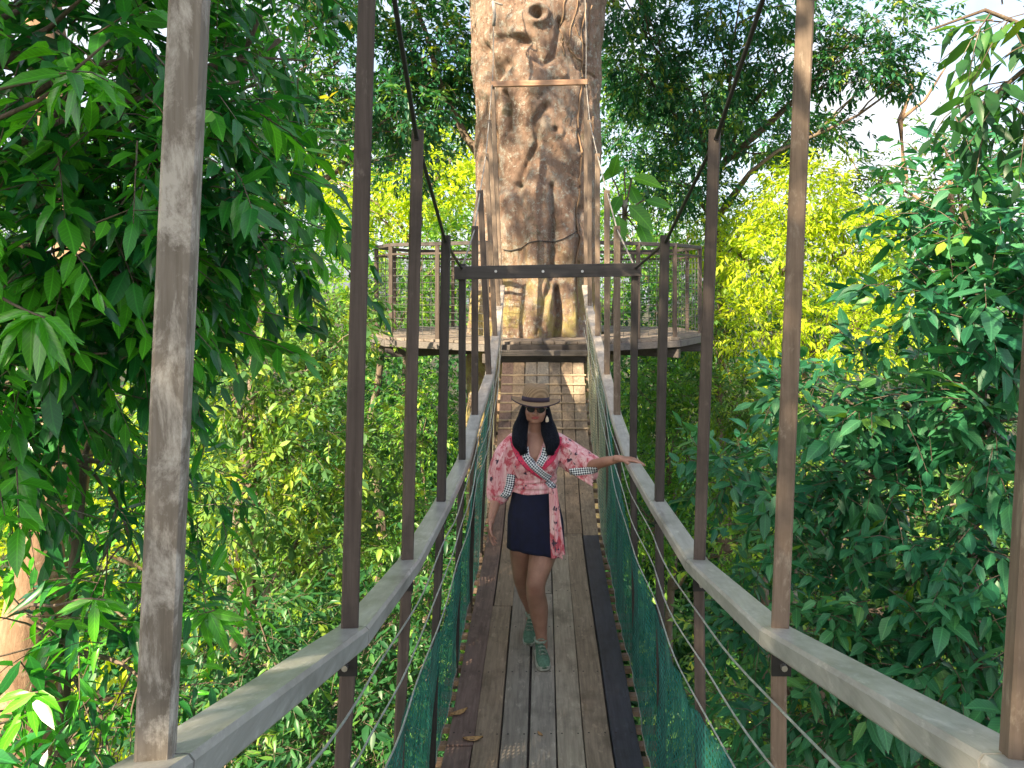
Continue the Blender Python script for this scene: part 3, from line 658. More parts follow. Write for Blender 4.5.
# bright shoot sprays carried by the near trees (their own branchlets)
def spray(name, label, px, py, Y, n, L, root_pt, mat='leaf_near', spread=1.0, tint=(0.82, 1.0)):
    c = W(px, py, Y); root_pt = np.array(root_pt)
    rt = thing(name, label, 'branch', tuple(root_pt))
    mb = MB(); pth = wobble(root_pt, c, 9, 0.03); mb.tube(pth, 0.009, 6, scale=list(np.linspace(1, 0.35, 9)))
    mb.build('twig', M['bark'], rt, True)
    P, D = [], []
    for i in range(n):
        a = i/n*2*PI*0.8+rng.random()*0.5; P.append(pth[-1] - (pth[-1]-pth[-3])*rng.random()*0.6)
        D.append([math.sin(a)*spread, -0.35*rng.random(), -0.75+0.75*abs(math.sin(a))*rng.random()])
    P = np.array(P); D = np.array(D); n_ = len(P); Lx = L*(0.75+0.4*rng.random(n_))
    me = leaf_mesh('leaves', P, D, np.tile([0, -0.8, 0.8], (n_, 1))+rng.normal(size=(n_, 3))*0.3, Lx, Lx*0.27, tint[0]+(tint[1]-tint[0])*rng.random(n_), True)
    link('leaves', me, M[mat], rt)
spray('leafy_branch', 'spray of bright green young leaves hanging at the top left, left of the pale post', 78, 72, 2.35, 9, .19, W(-40, 118, 2.5))
spray('leafy_branch', 'spray of bright green young leaves drooping at the left edge, halfway up', 45, 318, 2.4, 10, .20, W(-60, 290, 2.6))
spray('leafy_branch', 'small tuft of bright young leaves low in the left corner, left of the pale post', 38, 692, 2.9, 8, .18, W(-40, 720, 3.2))
spray('leafy_branch', 'tuft of light green leaves above the left handrail, just right of the pale post', 215, 610, 3.5, 9, .20, W(120, 640, 3.9), spread=1.2)
spray('leafy_branch', 'light green leaves above the low left tuft, close to the pale post', 105, 600, 3.1, 8, .18, W(20, 610, 3.4))
# sunlit pale trunk at the left edge
tree('pale_trunk_tree', 'tree with a sunlit pale orange trunk at the far left edge, behind dark leaves', (-5.6, 8.0, GROUND), (-5.55, 8.0, 4.5),
     [((-6.4, 9.0, 5.5), (2, 1.6, 1.2), 120)], 'leaf_canopy', 0.14, 0.42, per=7, r=0.36, barkm='bark_pale')
# behind it: sunlit thicket
cl = [C(30, 500, 9.5, (1.6, 1, 1.2), 190), C(120, 620, 9.0, (1.5, 1, 1.2), 170), C(40, 740, 9.0, (1.6, 1, 1.0), 150), C(200, 470, 10.0, (1.2, 1, 1.4), 140), C(-80, 620, 9, (1.5, 1, 1.5), 120), C(60, 380, 10.5, (1.8, 1, 1.2), 150)]
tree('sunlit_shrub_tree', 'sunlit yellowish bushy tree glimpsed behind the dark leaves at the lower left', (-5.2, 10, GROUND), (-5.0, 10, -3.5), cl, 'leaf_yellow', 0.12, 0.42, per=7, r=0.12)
# left middle: olive small-leaved tree
cl = [C(230, 380, 8.0, (.9, .8, .7), 230), C(310, 440, 8.2, (.7, .8, .9), 220), C(240, 500, 7.8, (.8, .8, .8), 210), C(330, 330, 8.8, (.7, .8, .55), 150), C(330, 550, 8.4, (.6, .7, .7), 150),
      C(215, 320, 9.0, (.8, .8, .5), 120), C(385, 470, 9.4, (.5, .6, .9), 110)]
tree('olive_tree', 'olive green tree with yellow young leaf tips, between the pale post and the brown post', (-3.6, 8.6, GROUND), (-3.2, 8.3, -2.2), cl, 'leaf_olive', 0.12, 0.42, per=8, droop=0.5, full=True, r=0.10, shell=0.35, tw_r=0.003)
bpy.data.objects['olive_tree'].name = 'olive_leaved_tree'
cl = [C(260, 640, 6.8, (.8, .8, .6), 170), C(350, 720, 6.6, (.7, .7, .6), 150), C(220, 740, 6.4, (.9, .7, .6), 150), C(400, 640, 7.6, (.6, .7, .8), 130), C(300, 800, 6.2, (1, .8, .5), 120), C(430, 560, 8.6, (.5, .7, .8), 110), C(430, 740, 7, (.7, .7, .8), 110)]
tree('dark_bush_tree', 'dark green leafy treetop below the left handrail', (-2.8, 7.4, GROUND), (-2.2, 7.2, -4.6), cl, 'leaf_dark', 0.125, 0.34, per=8, full=True, r=0.09, shell=0.3, tw_r=0.003)
# under and beyond the platform
cl = [C(420, 420, 13.5, (1.0, .9, 1.0), 320), C(400, 520, 12.5, (1.1, .9, 1.0), 300), C(300, 560, 12.8, (1.2, 1, 1), 240), C(450, 620, 11.5, (1, .9, 1.0), 220)]
tree('bright_green_tree', 'fine leaved green treetop beneath the left side of the platform', (-2.2, 13.6, GROUND), (-2.1, 13.4, -4), cl, 'leaf_green', 0.10, 0.45, per=8, r=0.1, shell=0.4)
cl = [C(655, 400, 13.5, (.8, .8, .7), 260), C(700, 460, 12.5, (1.0, .8, .9), 260), C(640, 520, 12, (.9, .8, 1.0), 240), C(740, 540, 11, (.9, .8, .9), 170), C(680, 380, 14.4, (1.1, .7, .6), 160)]
tree('lime_green_tree', 'bright lime green treetop beneath the right side of the platform', (2.4, 13.2, GROUND), (2.2, 13, -3.4), cl, 'leaf_green', 0.11, 0.42, per=8, r=0.1, shell=0.4)
# behind the platform
cl = [C(430, 190, 18, (1.3, 1, .9), 260), C(370, 215, 18, (1.2, 1, 1.0), 220), C(455, 150, 19, (.9, .9, .8), 140), C(330, 180, 19, (1.3, 1, .8), 160)]
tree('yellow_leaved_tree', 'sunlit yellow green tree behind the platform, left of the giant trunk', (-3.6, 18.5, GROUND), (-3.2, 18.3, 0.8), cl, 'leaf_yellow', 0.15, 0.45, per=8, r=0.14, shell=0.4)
cl = [C(400, 290, 16.5, (1.8, 1, .8), 280), C(330, 300, 16, (1.6, 1, 1), 230), C(450, 250, 16.5, (.8, .8, 1), 140), C(260, 270, 16, (1.8, 1, 1.2), 220)]
tree('mid_green_tree', 'mid green bushy tree seen through the wire mesh, left of the giant trunk', (-4, 16.8, GROUND), (-3.6, 16.6, -1.5), cl, 'leaf_green', 0.14, 0.42, per=8, r=0.14, shell=0.4)
cl = [C(640, 270, 19, (1.3, 1, 1.0), 260), C(690, 230, 19, (1.3, 1, 1.0), 260), C(620, 215, 20, (1.1, 1, 1.0), 200), C(700, 300, 18.5, (1.2, 1, .9), 180), C(610, 330, 19, (1.2, 1, 1.0), 150), C(660, 180, 20, (1.1, 1, .7), 160)]
tree('green_backdrop_tree', 'bushy green tree directly behind the platform railing, right of the giant trunk', (3.2, 19.6, GROUND), (3.0, 19.4, -0.6), cl, 'leaf_green', 0.15, 0.42, per=8, r=0.14, shell=0.35)
# bright yellow green tree on the right
cl = [C(800, 200, 14.5, (1.1, 1, .8), 420), C(770, 260, 14, (1.0, 1, .9), 380), C(860, 240, 14.5, (1.1, 1, .8), 380), C(900, 300, 14.8, (1.0, 1, .8), 300), C(760, 330, 13.6, (.9, .9, .8), 240), C(840, 330, 13.6, (1.2, .9, .8), 260), C(720, 240, 15.2, (.7, .8, .8), 160)]
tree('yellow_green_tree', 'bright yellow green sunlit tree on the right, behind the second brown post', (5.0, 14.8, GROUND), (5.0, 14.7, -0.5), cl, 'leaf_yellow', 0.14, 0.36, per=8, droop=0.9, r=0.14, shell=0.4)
cl = [C(730, 400, 12.8, (.9, .8, .6), 230), C(800, 420, 12, (1.0, .8, .6), 220), C(700, 320, 14.0, (.6, .8, .8), 170), C(760, 470, 11.5, (1.1, .8, .6), 180)]
tree('feathery_tree', 'olive feathery tree just under the yellow tree', (3.9, 13, GROUND), (3.8, 12.8, -3), cl, 'leaf_olive', 0.12, 0.34, per=8, droop=0.9, r=0.1, shell=0.4)
# right: large teal leaves
cl = [C(960, 200, 4.6, (.50, .6, .40), 80), C(960, 300, 4.4, (.50, .6, .38), 66), C(1040, 250, 4.2, (.5, .6, .6), 60), C(900, 400, 4.9, (.55, .6, .36), 76), C(1000, 420, 4.4, (.5, .6, .45), 70),
      C(800, 400, 5.8, (.40, .5, .28), 44), C(860, 480, 5.0, (.55, .6, .35), 72), C(960, 540, 4.4, (.55, .6, .40), 76), C(800, 520, 5.4, (.45, .5, .40), 56), C(860, 610, 4.8, (.5, .6, .36), 66),
      C(960, 660, 4.2, (.5, .6, .36), 64), C(1050, 600, 4.0, (.5, .6, .6), 50), C(725, 470, 6.4, (.30, .4, .35), 34)]
tree('teal_leaved_tree', 'large leaved blue green tree crowding the right side of the bridge', (3.6, 5.2, GROUND), (3.0, 5.1, -1.2), cl, 'leaf_teal', 0.15, 0.47, per=8, droop=0.4, full=True, r=0.10, shell=0.15, tw_r=0.004, twiglen=0.30)
cl = [C(760, 620, 5.8, (.45, .6, .4), 60), C(840, 720, 4.8, (.6, .6, .4), 64), C(740, 720, 5.4, (.4, .6, .4), 44), C(930, 780, 4.4, (.6, .6, .4), 60), C(1000, 720, 4.4, (.5, .6, .3), 44), C(780, 800, 5, (.6, .6, .4), 44)]
tree('dark_broadleaf_tree', 'dark leafy treetop below the right handrail', (2.4, 5.8, GROUND), (2.0, 5.5, -3.6), cl, 'leaf_teal', 0.15, 0.38, per=7, droop=0.7, full=True, r=0.07, shell=0.2, tw_r=0.004, twiglen=0.28)
cl = [C(900, 600, 8.5, (1.4, 1, 1.2), 160), C(780, 640, 8.5, (1.2, 1, 1.2), 150), C(1000, 480, 9, (1.6, 1, 1.4), 170), C(880, 760, 8, (1.6, 1, 1), 150), C(1040, 680, 8.5, (1.4, 1, 1.4), 110), C(700, 740, 8, (1, 1, 1), 130), C(880, 460, 10, (1.6, 1, 1), 160)]
tree('sunlit_thicket_tree', 'yellowish sunlit tree glimpsed through gaps in the large leaved tree on the right', (3.6, 9.5, GROUND), (3.4, 9.3, -4.5), cl, 'leaf_olive', 0.12, 0.4, per=7, r=0.1, group=None)
# upper right corner, near overhanging branch
cl = [C(1005, 15, 2.9, (.20, .3, .14), 13), C(1030, 80, 2.8, (.16, .3, .16), 13), C(1075, 40, 2.8, (.25, .3, .3), 18), C(970, 95, 3.1, (.12, .2, .10), 6), C(1035, 140, 3.0, (.14, .3, .12), 10)]
tree('overhanging_branch', 'dark overhanging branch with large leaves in the top right corner', tuple(W(1180, -120, 3.0)), (0, 0, 0), cl, 'leaf_dark', 0.135, 0.36, per=6, droop=0.9, full=True, shell=0.1, tw_r=0.004,
     trunkgeo=False, twiglen=0.26, cat='branch', part='leaves', extra_limbs=[([W(1180, -120, 3.0), W(1060, 40, 2.9), W(1000, 90, 2.9), W(950, 130, 3.0)], .016), ([W(1060, 40, 2.9), W(985, 10, 2.9), W(930, 30, 3.0)], .012)])
# canopy upper left with its leaning branch
cl = [C(270, 90, 11, (1.3, 1, .8), 190), C(340, 60, 11.5, (1.1, 1, .8), 150), C(440, 50, 12, (.9, .8, .8), 330), C(400, 110, 11.5, (.8, .8, .5), 110), C(450, 100, 12.5, (.6, .6, .6), 90), C(240, 160, 10, (1.0, .8, .7), 110), C(330, -40, 11, (1.6, 1, .8), 220), C(300, 130, 10.5, (.9, .8, .5), 60)]
cl = [(c_, r_, int(n_*1.45)) for c_, r_, n_ in cl] + [C(310, 20, 13, (1.5, 1, .6), 150), C(400, 160, 13.5, (1.0, 1, .4), 90)]
tree('leaning_canopy_tree', 'dark canopy tree with a leaning limb, high up to the left of the giant trunk', (-5.5, 13.5, GROUND), (-4.4, 12.2, 2.2), cl, 'leaf_canopy', 0.14, 0.42, per=8, r=0.15, shell=0.5,
     extra_limbs=[([W(486, 165, 11.9), W(465, 135, 12), W(442, 90, 12), W(425, 30, 12), W(400, -30, 12)], .075)])
# canopy upper right
cl = [C(640, 60, 15, (.9, 1, 1.1), 330), C(700, 90, 15, (1.2, 1, 1.2), 300), C(680, 180, 15.5, (1.0, 1, .8), 200), C(780, 60, 15, (1.3, 1, .8), 260), C(860, 60, 14.5, (1.1, 1, .5), 170), C(740, 0, 14, (1.6, 1, .7), 260), C(620, -10, 14, (.8, 1, .8), 160),
      C(880, 20, 14, (1.2, 1, .45), 110), C(760, 140, 15.5, (1.1, 1, .5), 110), C(830, 130, 15.5, (.6, 1, .25), 50), C(650, 130, 16, (1, 1, 1), 120), C(910, 75, 14.5, (.35, .6, .35), 40)]
cl = [(c_, r_, int(n_*1.3)) for c_, r_, n_ in cl]
tree('blue_green_canopy_tree', 'tall blue green canopy tree before the sky, right of the giant trunk', (4.2, 17, GROUND), (3.8, 16, 2.4), cl, 'leaf_canopy', 0.15, 0.42, per=8, r=0.17, shell=0.45)
# far right dead-ish reddish twigs against the sky + shrub
cl = [C(930, 190, 20, (1.8, 1, .6), 170), C(850, 170, 21, (1.4, 1, .5), 110), C(990, 150, 20, (1.2, 1, .8), 120), C(940, 130, 20, (.9, 1, .7), 34)]
tree('pale_limbed_tree', 'sparse pale limbed tree against the bright sky at the upper right', (11.5, 20, GROUND), (11.0, 20, 2.5), cl, 'leaf_olive', 0.16, 0.42, per=7, r=0.18, barkm='bark_pale', shell=0.45,
     extra_limbs=[([W(905, 180, 20), W(900, 120, 20), W(912, 90, 20), W(900, 50, 20)], .10), ([W(900, 120, 20), W(925, 100, 20), W(950, 60, 20)], .06)])
# broad leaved plant right of the trunk, behind the platform
def broad_plant():
    b = np.array([1.25, 13.6, -1.5]); rt = thing('broad_leaved_plant', 'plant with very large bright green leaves, just right of the giant trunk', 'plant', tuple(b))
    mb = MB(); mb.tube(wobble(b, W(625, 200, 13.6), 10, .02), .05, 8); P, D, N, L = [], [], [], []
    for px, py, dx, dz, l in ((625, 168, -.8, -.25, .55), (632, 178, .9, -.2, .6), (622, 195, -.6, -.7, .5), (628, 205, .8, -.7, .65), (638, 222, .6, -1.1, .6), (618, 215, .2, -1.2, .55), (645, 200, 1, -.3, .5), (612, 178, .1, .5, .45), (640, 232, .9, -.8, .5), (630, 185, .3, -.9, .5)):
        p = W(px, py, 13.5+rng.normal()*.15); mb.tube(wobble(W(625, 215, 13.6), p, 6, .04), .015, 6); P.append(p); D.append([dx, -.3, dz]); N.append([0.1*rng.normal(), -.8, .6]); L.append(l)
    mb.build('stem', M['bark'], rt, True); L = np.array(L)
    link('leaves', leaf_mesh('leaves', np.array(P), np.array(D, float), np.array(N, float), L, L*.55, rng.random(len(L)), True), M['leaf_broad'], rt)
broad_plant()
# shade: unseen crown added over and behind the viewpoint, shades bridge, dapples trunk
cl = [((-2.5, .3, 2.6), (1.3, 1.2, .8), 110), ((-4.2, 1.0, 4.2), (1.6, 1.6, 1.1), 150), ((-4.0, -1.4, 4.0), (1.8, 1.6, 1.3), 160), ((-2.2, -2.2, 3.4), (1.6, 1.4, 1.0), 130), ((-5.6, 0, 5.4), (1.8, 1.8, 1.2), 140), ((-3.0, -4.2, 5.0), (2.2, 1.8, 1.4), 170),
      ((-5.4, -3.2, 6.8), (2.2, 2.2, 1.6), 180), ((-.6, -2.2, 4.0), (1.5, 1.4, .9), 120), ((0.4, -4.6, 5.4), (2.0, 1.8, 1.2), 140), ((-7.0, -2.0, 8), (2, 2, 1.5), 140), ((1.6, -3.2, 6.0), (1.6, 1.8, 1.2), 110), ((-5.6, 3.2, 8.6), (2.4, 1.8, 1.5), 90), ((-6.0, 3.0, 9.6), (1.6, 1.6, 1.0), 30), ((-4.6, 2.4, 6.6), (1.6, 1.4, 1.0), 80), ((-1.6, -1.0, 2.9), (1.1, 1.0, .6), 60), ((-3.4, -.3, 1.8), (1.2, 1.0, .9), 120), ((-3.6, -1.2, 2.9), (1.3, 1.0, .9), 90)]
tree('added_shade_tree', 'unseen leafy tree added above and behind the near end of the bridge to shade it', (-4.0, -3.4, GROUND), (-3.6, -2.6, 2.0), cl, 'leaf_near', 0.24, 0.36, per=8, droop=0.8, full=False, r=0.28, shell=0.3, twiglen=0.5)
# far wood behind everything, and the undergrowth: masses nobody could count
def mass(name, label, cat, clumps, mat, L, per=6):
    P, D, N, Ln, Wd, T, seg = twig_leaves(clumps, per, L, 0.45, shell=0.5)
    o = link(name, leaf_mesh(name, P, D, N, Ln, Wd, T, False), M[mat]); tag(o, label, cat, kind='stuff')
def wood_clumps(n, hs, y0, y1, px0=-150, px1=1180, r_=(2.2, 1.8, 1.6), per=150):
    out = []
    for i in range(n):
        px = px0+(px1-px0)*rng.random(); Y = y0+(y1-y0)*rng.random(); hi = np.interp(px, *hs)
        out.append(C(px, hi+45+520*rng.random()**1.6, Y, r_, per))
    return out
HS = ([-150, 150, 230, 330, 480, 600, 760, 850, 950, 1000, 1200], [30, 50, 70, 60, 30, 20, 50, 165, 160, 110, 60])
mass('forest', 'distant rainforest behind the platform and trees', 'forest', wood_clumps(150, HS, 28, 44), 'leaf_dark', 0.30)
mass('sunlit_forest', 'sunlit lighter green rainforest beyond the platform, before the darker far forest', 'forest', wood_clumps(80, ([-150, 230, 480, 620, 800, 1200], [140, 160, 150, 150, 180, 170]), 20, 28, r_=(1.7, 1.5, 1.2)), 'leaf_green', 0.2)
cl = []
for i in range(150):
    Y = 7+20*rng.random(); X = (-9+18*rng.random())*(0.5+Y/20)
    cl.append(((X, Y, -8.2-0.6*rng.random()+0.14*(Y-8)), (1.6, 1.5, 1.3), 130))
mass('undergrowth', 'dense undergrowth on the slope far below the bridge', 'undergrowth', cl, 'leaf_dark', 0.22)
cl = []
for i in range(90):
    px = 60+880*rng.random(); Y = 16+6*rng.random(); py = 320+440*rng.random()
    cl.append(C(px, py, Y, (1.5, 1.3, 1.2), 140))
mass('understorey', 'green understorey filling the gaps beyond the platform', 'undergrowth', cl, 'leaf_dark', 0.17, 7)

# ------------------------------------------------------------------ fallen leaves on the deck
for px, py, Y, rz, lab in ((459, 711, 4.28, .6, 'curled dry brown leaf on the left plank, farther of the two'), (473, 744, 4.05, .1, 'curled dry brown leaf on the left plank, nearer the bottom edge'), (540, 731, 4.1, 2.2, 'small dry leaf flake on the middle of the deck')):
    z = deckz(Y)+0.004; Xc = (px-543)/F*Y; s = .062 if px < 500 else .026
    bm = []; MBx = MB()
    n = 9
    top = []; bot = []
    for i in range(n):
        t = i/(n-1); w = 0.34*math.sin(PI*min(1, t*1.02))**0.8*s+0.0006; zz = z+0.010*abs(2*t-1)**2*s/.06
        row = []
        for a in (-1, 0, 1):
            x = (t-.5)*2*s*0.9; y = a*w; row.append((Xc+x*math.cos(rz)-y*math.sin(rz), Y+x*math.sin(rz)+y*math.cos(rz), zz+abs(a)*0.008*s/.06))
        top += row; bot += [(p[0], p[1], p[2]-0.0012) for p in row]
    Fc = []
    for i in range(n-1):
        for a in range(2):
            q = i*3+a; Fc.append((q, q+1, q+4, q+3)); Fc.append((q+3+n*3, q+4+n*3, q+1+n*3, q+n*3))
        for a in (0, 2):
            q = i*3+a; Fc.append((q, q+3, q+3+n*3, q+n*3))
    MBx.add(top+bot, Fc); tag(MBx.build('fallen_leaf', M['dry_leaf'], None, True), lab, 'leaf', 'fallen leaves on the deck')

# ------------------------------------------------------------------ the woman on the bridge
def skin_mat():
    m, nt, b = newmat('skin')
    c = ramp(nt, noise(nt, coords(nt), 9, 4), [(0.3, (0.29, 0.14, 0.095)), (0.7, (0.42, 0.22, 0.155))])
    # darker knees
    tc = nt.nodes.new('ShaderNodeTexCoord')
    for p, r_ in (((0.005, -.185, .475), .05), ((-.105, .10, .47), .045)):
        vd = nt.nodes.new('ShaderNodeVectorMath'); vd.operation = 'DISTANCE'; vd.inputs[1].default_value = p; nt.links.new(tc.outputs['Object'], vd.inputs[0])
        mr = nt.nodes.new('ShaderNodeMapRange'); mr.inputs[1].default_value = r_; mr.inputs[2].default_value = r_*0.35; nt.links.new(vd.outputs['Value'], mr.inputs[0])
        mr.inputs[4].default_value = 0.6; c = mix(nt, c, (0.20, 0.075, 0.05), mr.outputs[0])
    nt.links.new(c, b.inputs['Base Color']); b.inputs['Roughness'].default_value = 0.5
    b.inputs['Subsurface Weight'].default_value = 0.08; b.inputs['Subsurface Radius'].default_value = (0.02, 0.008, 0.004)
    return m
def ikat_mat():
    m, nt, b = newmat('ikat_cloth')
    base = ramp(nt, noise(nt, coords(nt, (40, 40, 5)), 1, 4, 0.7), [(0.3, (0.58, 0.17, 0.21)), (0.5, (0.72, 0.38, 0.40)), (0.72, (0.80, 0.62, 0.60))])
    blob = noise(nt, coords(nt, (17, 17, 10)), 1.0, 6, 0.7, 0.6)
    c = mix(nt, base, (0.46, 0.02, 0.05), ramp(nt, blob, [(0.51, (0,)*3), (0.58, (0.85,)*3)]))
    sp = noise(nt, coords(nt, (16, 16, 13)), 1.3, 3, 0.6)
    c = mix(nt, c, (0.04, 0.015, 0.04), ramp(nt, sp, [(0.62, (0,)*3), (0.65, (1,)*3)]))
    nt.links.new(c, b.inputs['Base Color']); b.inputs['Roughness'].default_value = 0.75
    b.inputs['Sheen Weight'].default_value = 0.2
    bump(nt, b, noise(nt, coords(nt, (1, 1, 0.5)), 28, 3), 0.35, 0.006); return m
def trim_mat():
    m, nt, b = newmat('black_white_trim')
    tc = nt.nodes.new('ShaderNodeTexCoord')
    vo = nt.nodes.new('ShaderNodeTexChecker'); vo.inputs['Scale'].default_value = 1.0
    vo.inputs[1].default_value = (0.015, 0.02, 0.05, 1); vo.inputs[2].default_value = (0.75, 0.78, 0.8, 1)
    mp = nt.nodes.new('ShaderNodeMapping'); mp.inputs['Rotation'].default_value = (0, 0, R(45)); mp.inputs['Scale'].default_value = (1, 1, 1)
    nt.links.new(tc.outputs['UV'], mp.inputs[0]); nt.links.new(mp.outputs[0], vo.inputs[0])
    nt.links.new(vo.outputs[0], b.inputs['Base Color']); b.inputs['Roughness'].default_value = 0.7; return m
def dots_mat():
    m, nt, b = newmat('red_dotted_trim')
    v = nt.nodes.new('ShaderNodeTexVoronoi'); v.inputs['Scale'].default_value = 75; nt.links.new(coords(nt), v.inputs['Vector'])
    nt.links.new(ramp(nt, v.outputs['Distance'], [(0.25, (0.05, 0.01, 0.05)), (0.33, (0.60, 0.03, 0.09))]), b.inputs['Base Color']); b.inputs['Roughness'].default_value = 0.7; return m
def hair_mat():
    m, nt, b = newmat('dark_hair')
    h = noise(nt, coords(nt, (160, 160, 8)), 1, 3)
    nt.links.new(ramp(nt, h, [(0.3, (0.002, 0.003, 0.006)), (0.7, (0.006, 0.009, 0.018))]), b.inputs['Base Color'])
    b.inputs['Roughness'].default_value = 0.5; b.inputs['Specular IOR Level'].default_value = 0.12; bump(nt, b, h, 1.0, 0.01); return m
def straw_mat():
    m, nt, b = newmat('straw')
    w = nt.nodes.new('ShaderNodeTexWave'); w.wave_type = 'RINGS'; w.rings_direction = 'Z'; w.inputs['Scale'].default_value = 60; nt.links.new(coords(nt), w.inputs[0])
    nt.links.new(ramp(nt, w.outputs['Fac'], [(0.2, (0.22, 0.14, 0.075)), (0.8, (0.33, 0.22, 0.125))]), b.inputs['Base Color'])
    b.inputs['Roughness'].default_value = 0.8; bump(nt, b, w.outputs['Fac'], 0.4, 0.003); return m
M['skin'] = skin_mat(); M['ikat'] = ikat_mat(); M['trim'] = trim_mat(); M['dots'] = dots_mat(); M['hair'] = hair_mat(); M['straw'] = straw_mat()
M['navy'] = plain('navy_cloth', (0.003, 0.0045, 0.022), 0.95, 0, 0.3, 20)
M['band'] = plain('hat_band', (0.03, 0.015, 0.03), 0.7)
M['glass_dark'] = plain('sunglass_lens', (0.006, 0.006, 0.008), 0.12, 0, 0)
M['lips'] = plain('lips', (0.36, 0.08, 0.075), 0.4, 0, 0.1)
M['shoe'] = plain('sage_shoe', (0.10, 0.19, 0.13), 0.8, 0, 0.25, 70)
M['sole'] = plain('pale_sole', (0.42, 0.42, 0.36), 0.7, 0, 0.1)
M['lace'] = plain('lace', (0.28, 0.33, 0.26), 0.8)
M['shell'] = plain('pearl_shell', (0.75, 0.62, 0.48), 0.3, 0, 0.1)

def loft(mb, rings, k=20, cap=True):
    """rings: (cx, cy, cz, rx, ry[, power]) horizontal ellipses, bottom to top or top to bottom"""
    V = []
    for r_ in rings:
        cx, cy, cz, rx, ry = r_[:5]; p = r_[5] if len(r_) > 5 else 2.0
        for j in range(k):
            a = 2*PI*j/k; c, s = math.cos(a), math.sin(a)
            V.append((cx+rx*abs(c)**(2/p)*(1 if c > 0 else -1), cy+ry*abs(s)**(2/p)*(1 if s > 0 else -1), cz))
    n = len(rings); Fc = [(i*k+j, i*k+(j+1) % k, (i+1)*k+(j+1) % k, (i+1)*k+j) for i in range(n-1) for j in range(k)]
    if cap: Fc += [tuple(range(k))[::-1], tuple((n-1)*k+j for j in range(k))]
    mb.add(V, Fc)
def limb(mb, pts, rad, k=14, flat=None):
    """tapered tube through joints, catmull-rom smoothed, rounded ends"""
    P = [np.array(p, float) for p in pts]; n = len(P); path = []; rs = []
    for i in range(n-1):
        p0 = P[max(i-1, 0)]; p1 = P[i]; p2 = P[i+1]; p3 = P[min(i+2, n-1)]
        for t in np.linspace(0, 1, 7)[:-1]:
            path.append(0.5*((2*p1)+(-p0+p2)*t+(2*p0-5*p1+4*p2-p3)*t*t+(-p0+3*p1-3*p2+p3)*t**3)); rs.append(rad[i]+(rad[i+1]-rad[i])*(3*t*t-2*t**3))
    path.append(P[-1]); rs.append(rad[-1])
    d0 = norm(path[0]-path[1]); d1 = norm(path[-1]-path[-2])
    pre = [(path[0]+d0*rs[0]*s, rs[0]*math.sqrt(1-s*s)) for s in (0.96, 0.8, 0.5)]; post = [(path[-1]+d1*rs[-1]*s, rs[-1]*math.sqrt(1-s*s)) for s in (0.5, 0.8, 0.96)]
    pth = [p for p, _ in pre]+path+[p for p, _ in post]; rr = [r for _, r in pre]+rs+[r for _, r in post]
    fx, fy = flat or (1, 1)
    mb.sweep(pth, [(fx*math.cos(2*PI*j/k), fy*math.sin(2*PI*j/k)) for j in range(k)], up=(0.02, -1, 0.05), scale=rr)
def blob(mb, c, r, k=16, m=10, rot=None):
    V = []; 
    for i in range(m+1):
        th = 0.001+(PI-0.002)*i/m
        for j in range(k):
            a = 2*PI*j/k; v = Vector((r[0]*math.sin(th)*math.cos(a), r[1]*math.sin(th)*math.sin(a), r[2]*math.cos(th)))
            if rot: v = rot @ v
            V.append((c[0]+v.x, c[1]+v.y, c[2]+v.z))
    mb.add(V, [(i*k+j, (i+1)*k+j, (i+1)*k+(j+1) % k, i*k+(j+1) % k) for i in range(m) for j in range(k)]+[tuple(range(k)), tuple(m*k+j for j in range(k))[::-1]])
def fuse(mb, name, mat, parent, voxel, smooth=4, extra=None):
    """union the overlapping shapes into one continuous skin"""
    me = bpy.data.meshes.new(name); me.from_pydata(mb.v, [], mb.f); o = bpy.data.objects.new(name, me); col.objects.link(o)
    md = o.modifiers.new('r', 'REMESH'); md.mode = 'VOXEL'; md.voxel_size = voxel
    ms = o.modifiers.new('s', 'SMOOTH'); ms.factor = 0.5; ms.iterations = smooth
    dg = bpy.context.evaluated_depsgraph_get(); dg.update()
    new = bpy.data.meshes.new_from_object(o.evaluated_get(dg)); bpy.data.objects.remove(o); bpy.data.meshes.remove(me)
    new.name = name
    if extra: new = extra(new)
    return link(name, new, mat, parent, True)
def keep_faces(me, fn):
    """drop the faces for which fn(centre) is true"""
    import bmesh
    bm = bmesh.new(); bm.from_mesh(me); bmesh.ops.delete(bm, geom=[f for f in bm.faces if fn(f.calc_center_median())], context='FACES'); bm.to_mesh(me); bm.free(); return me
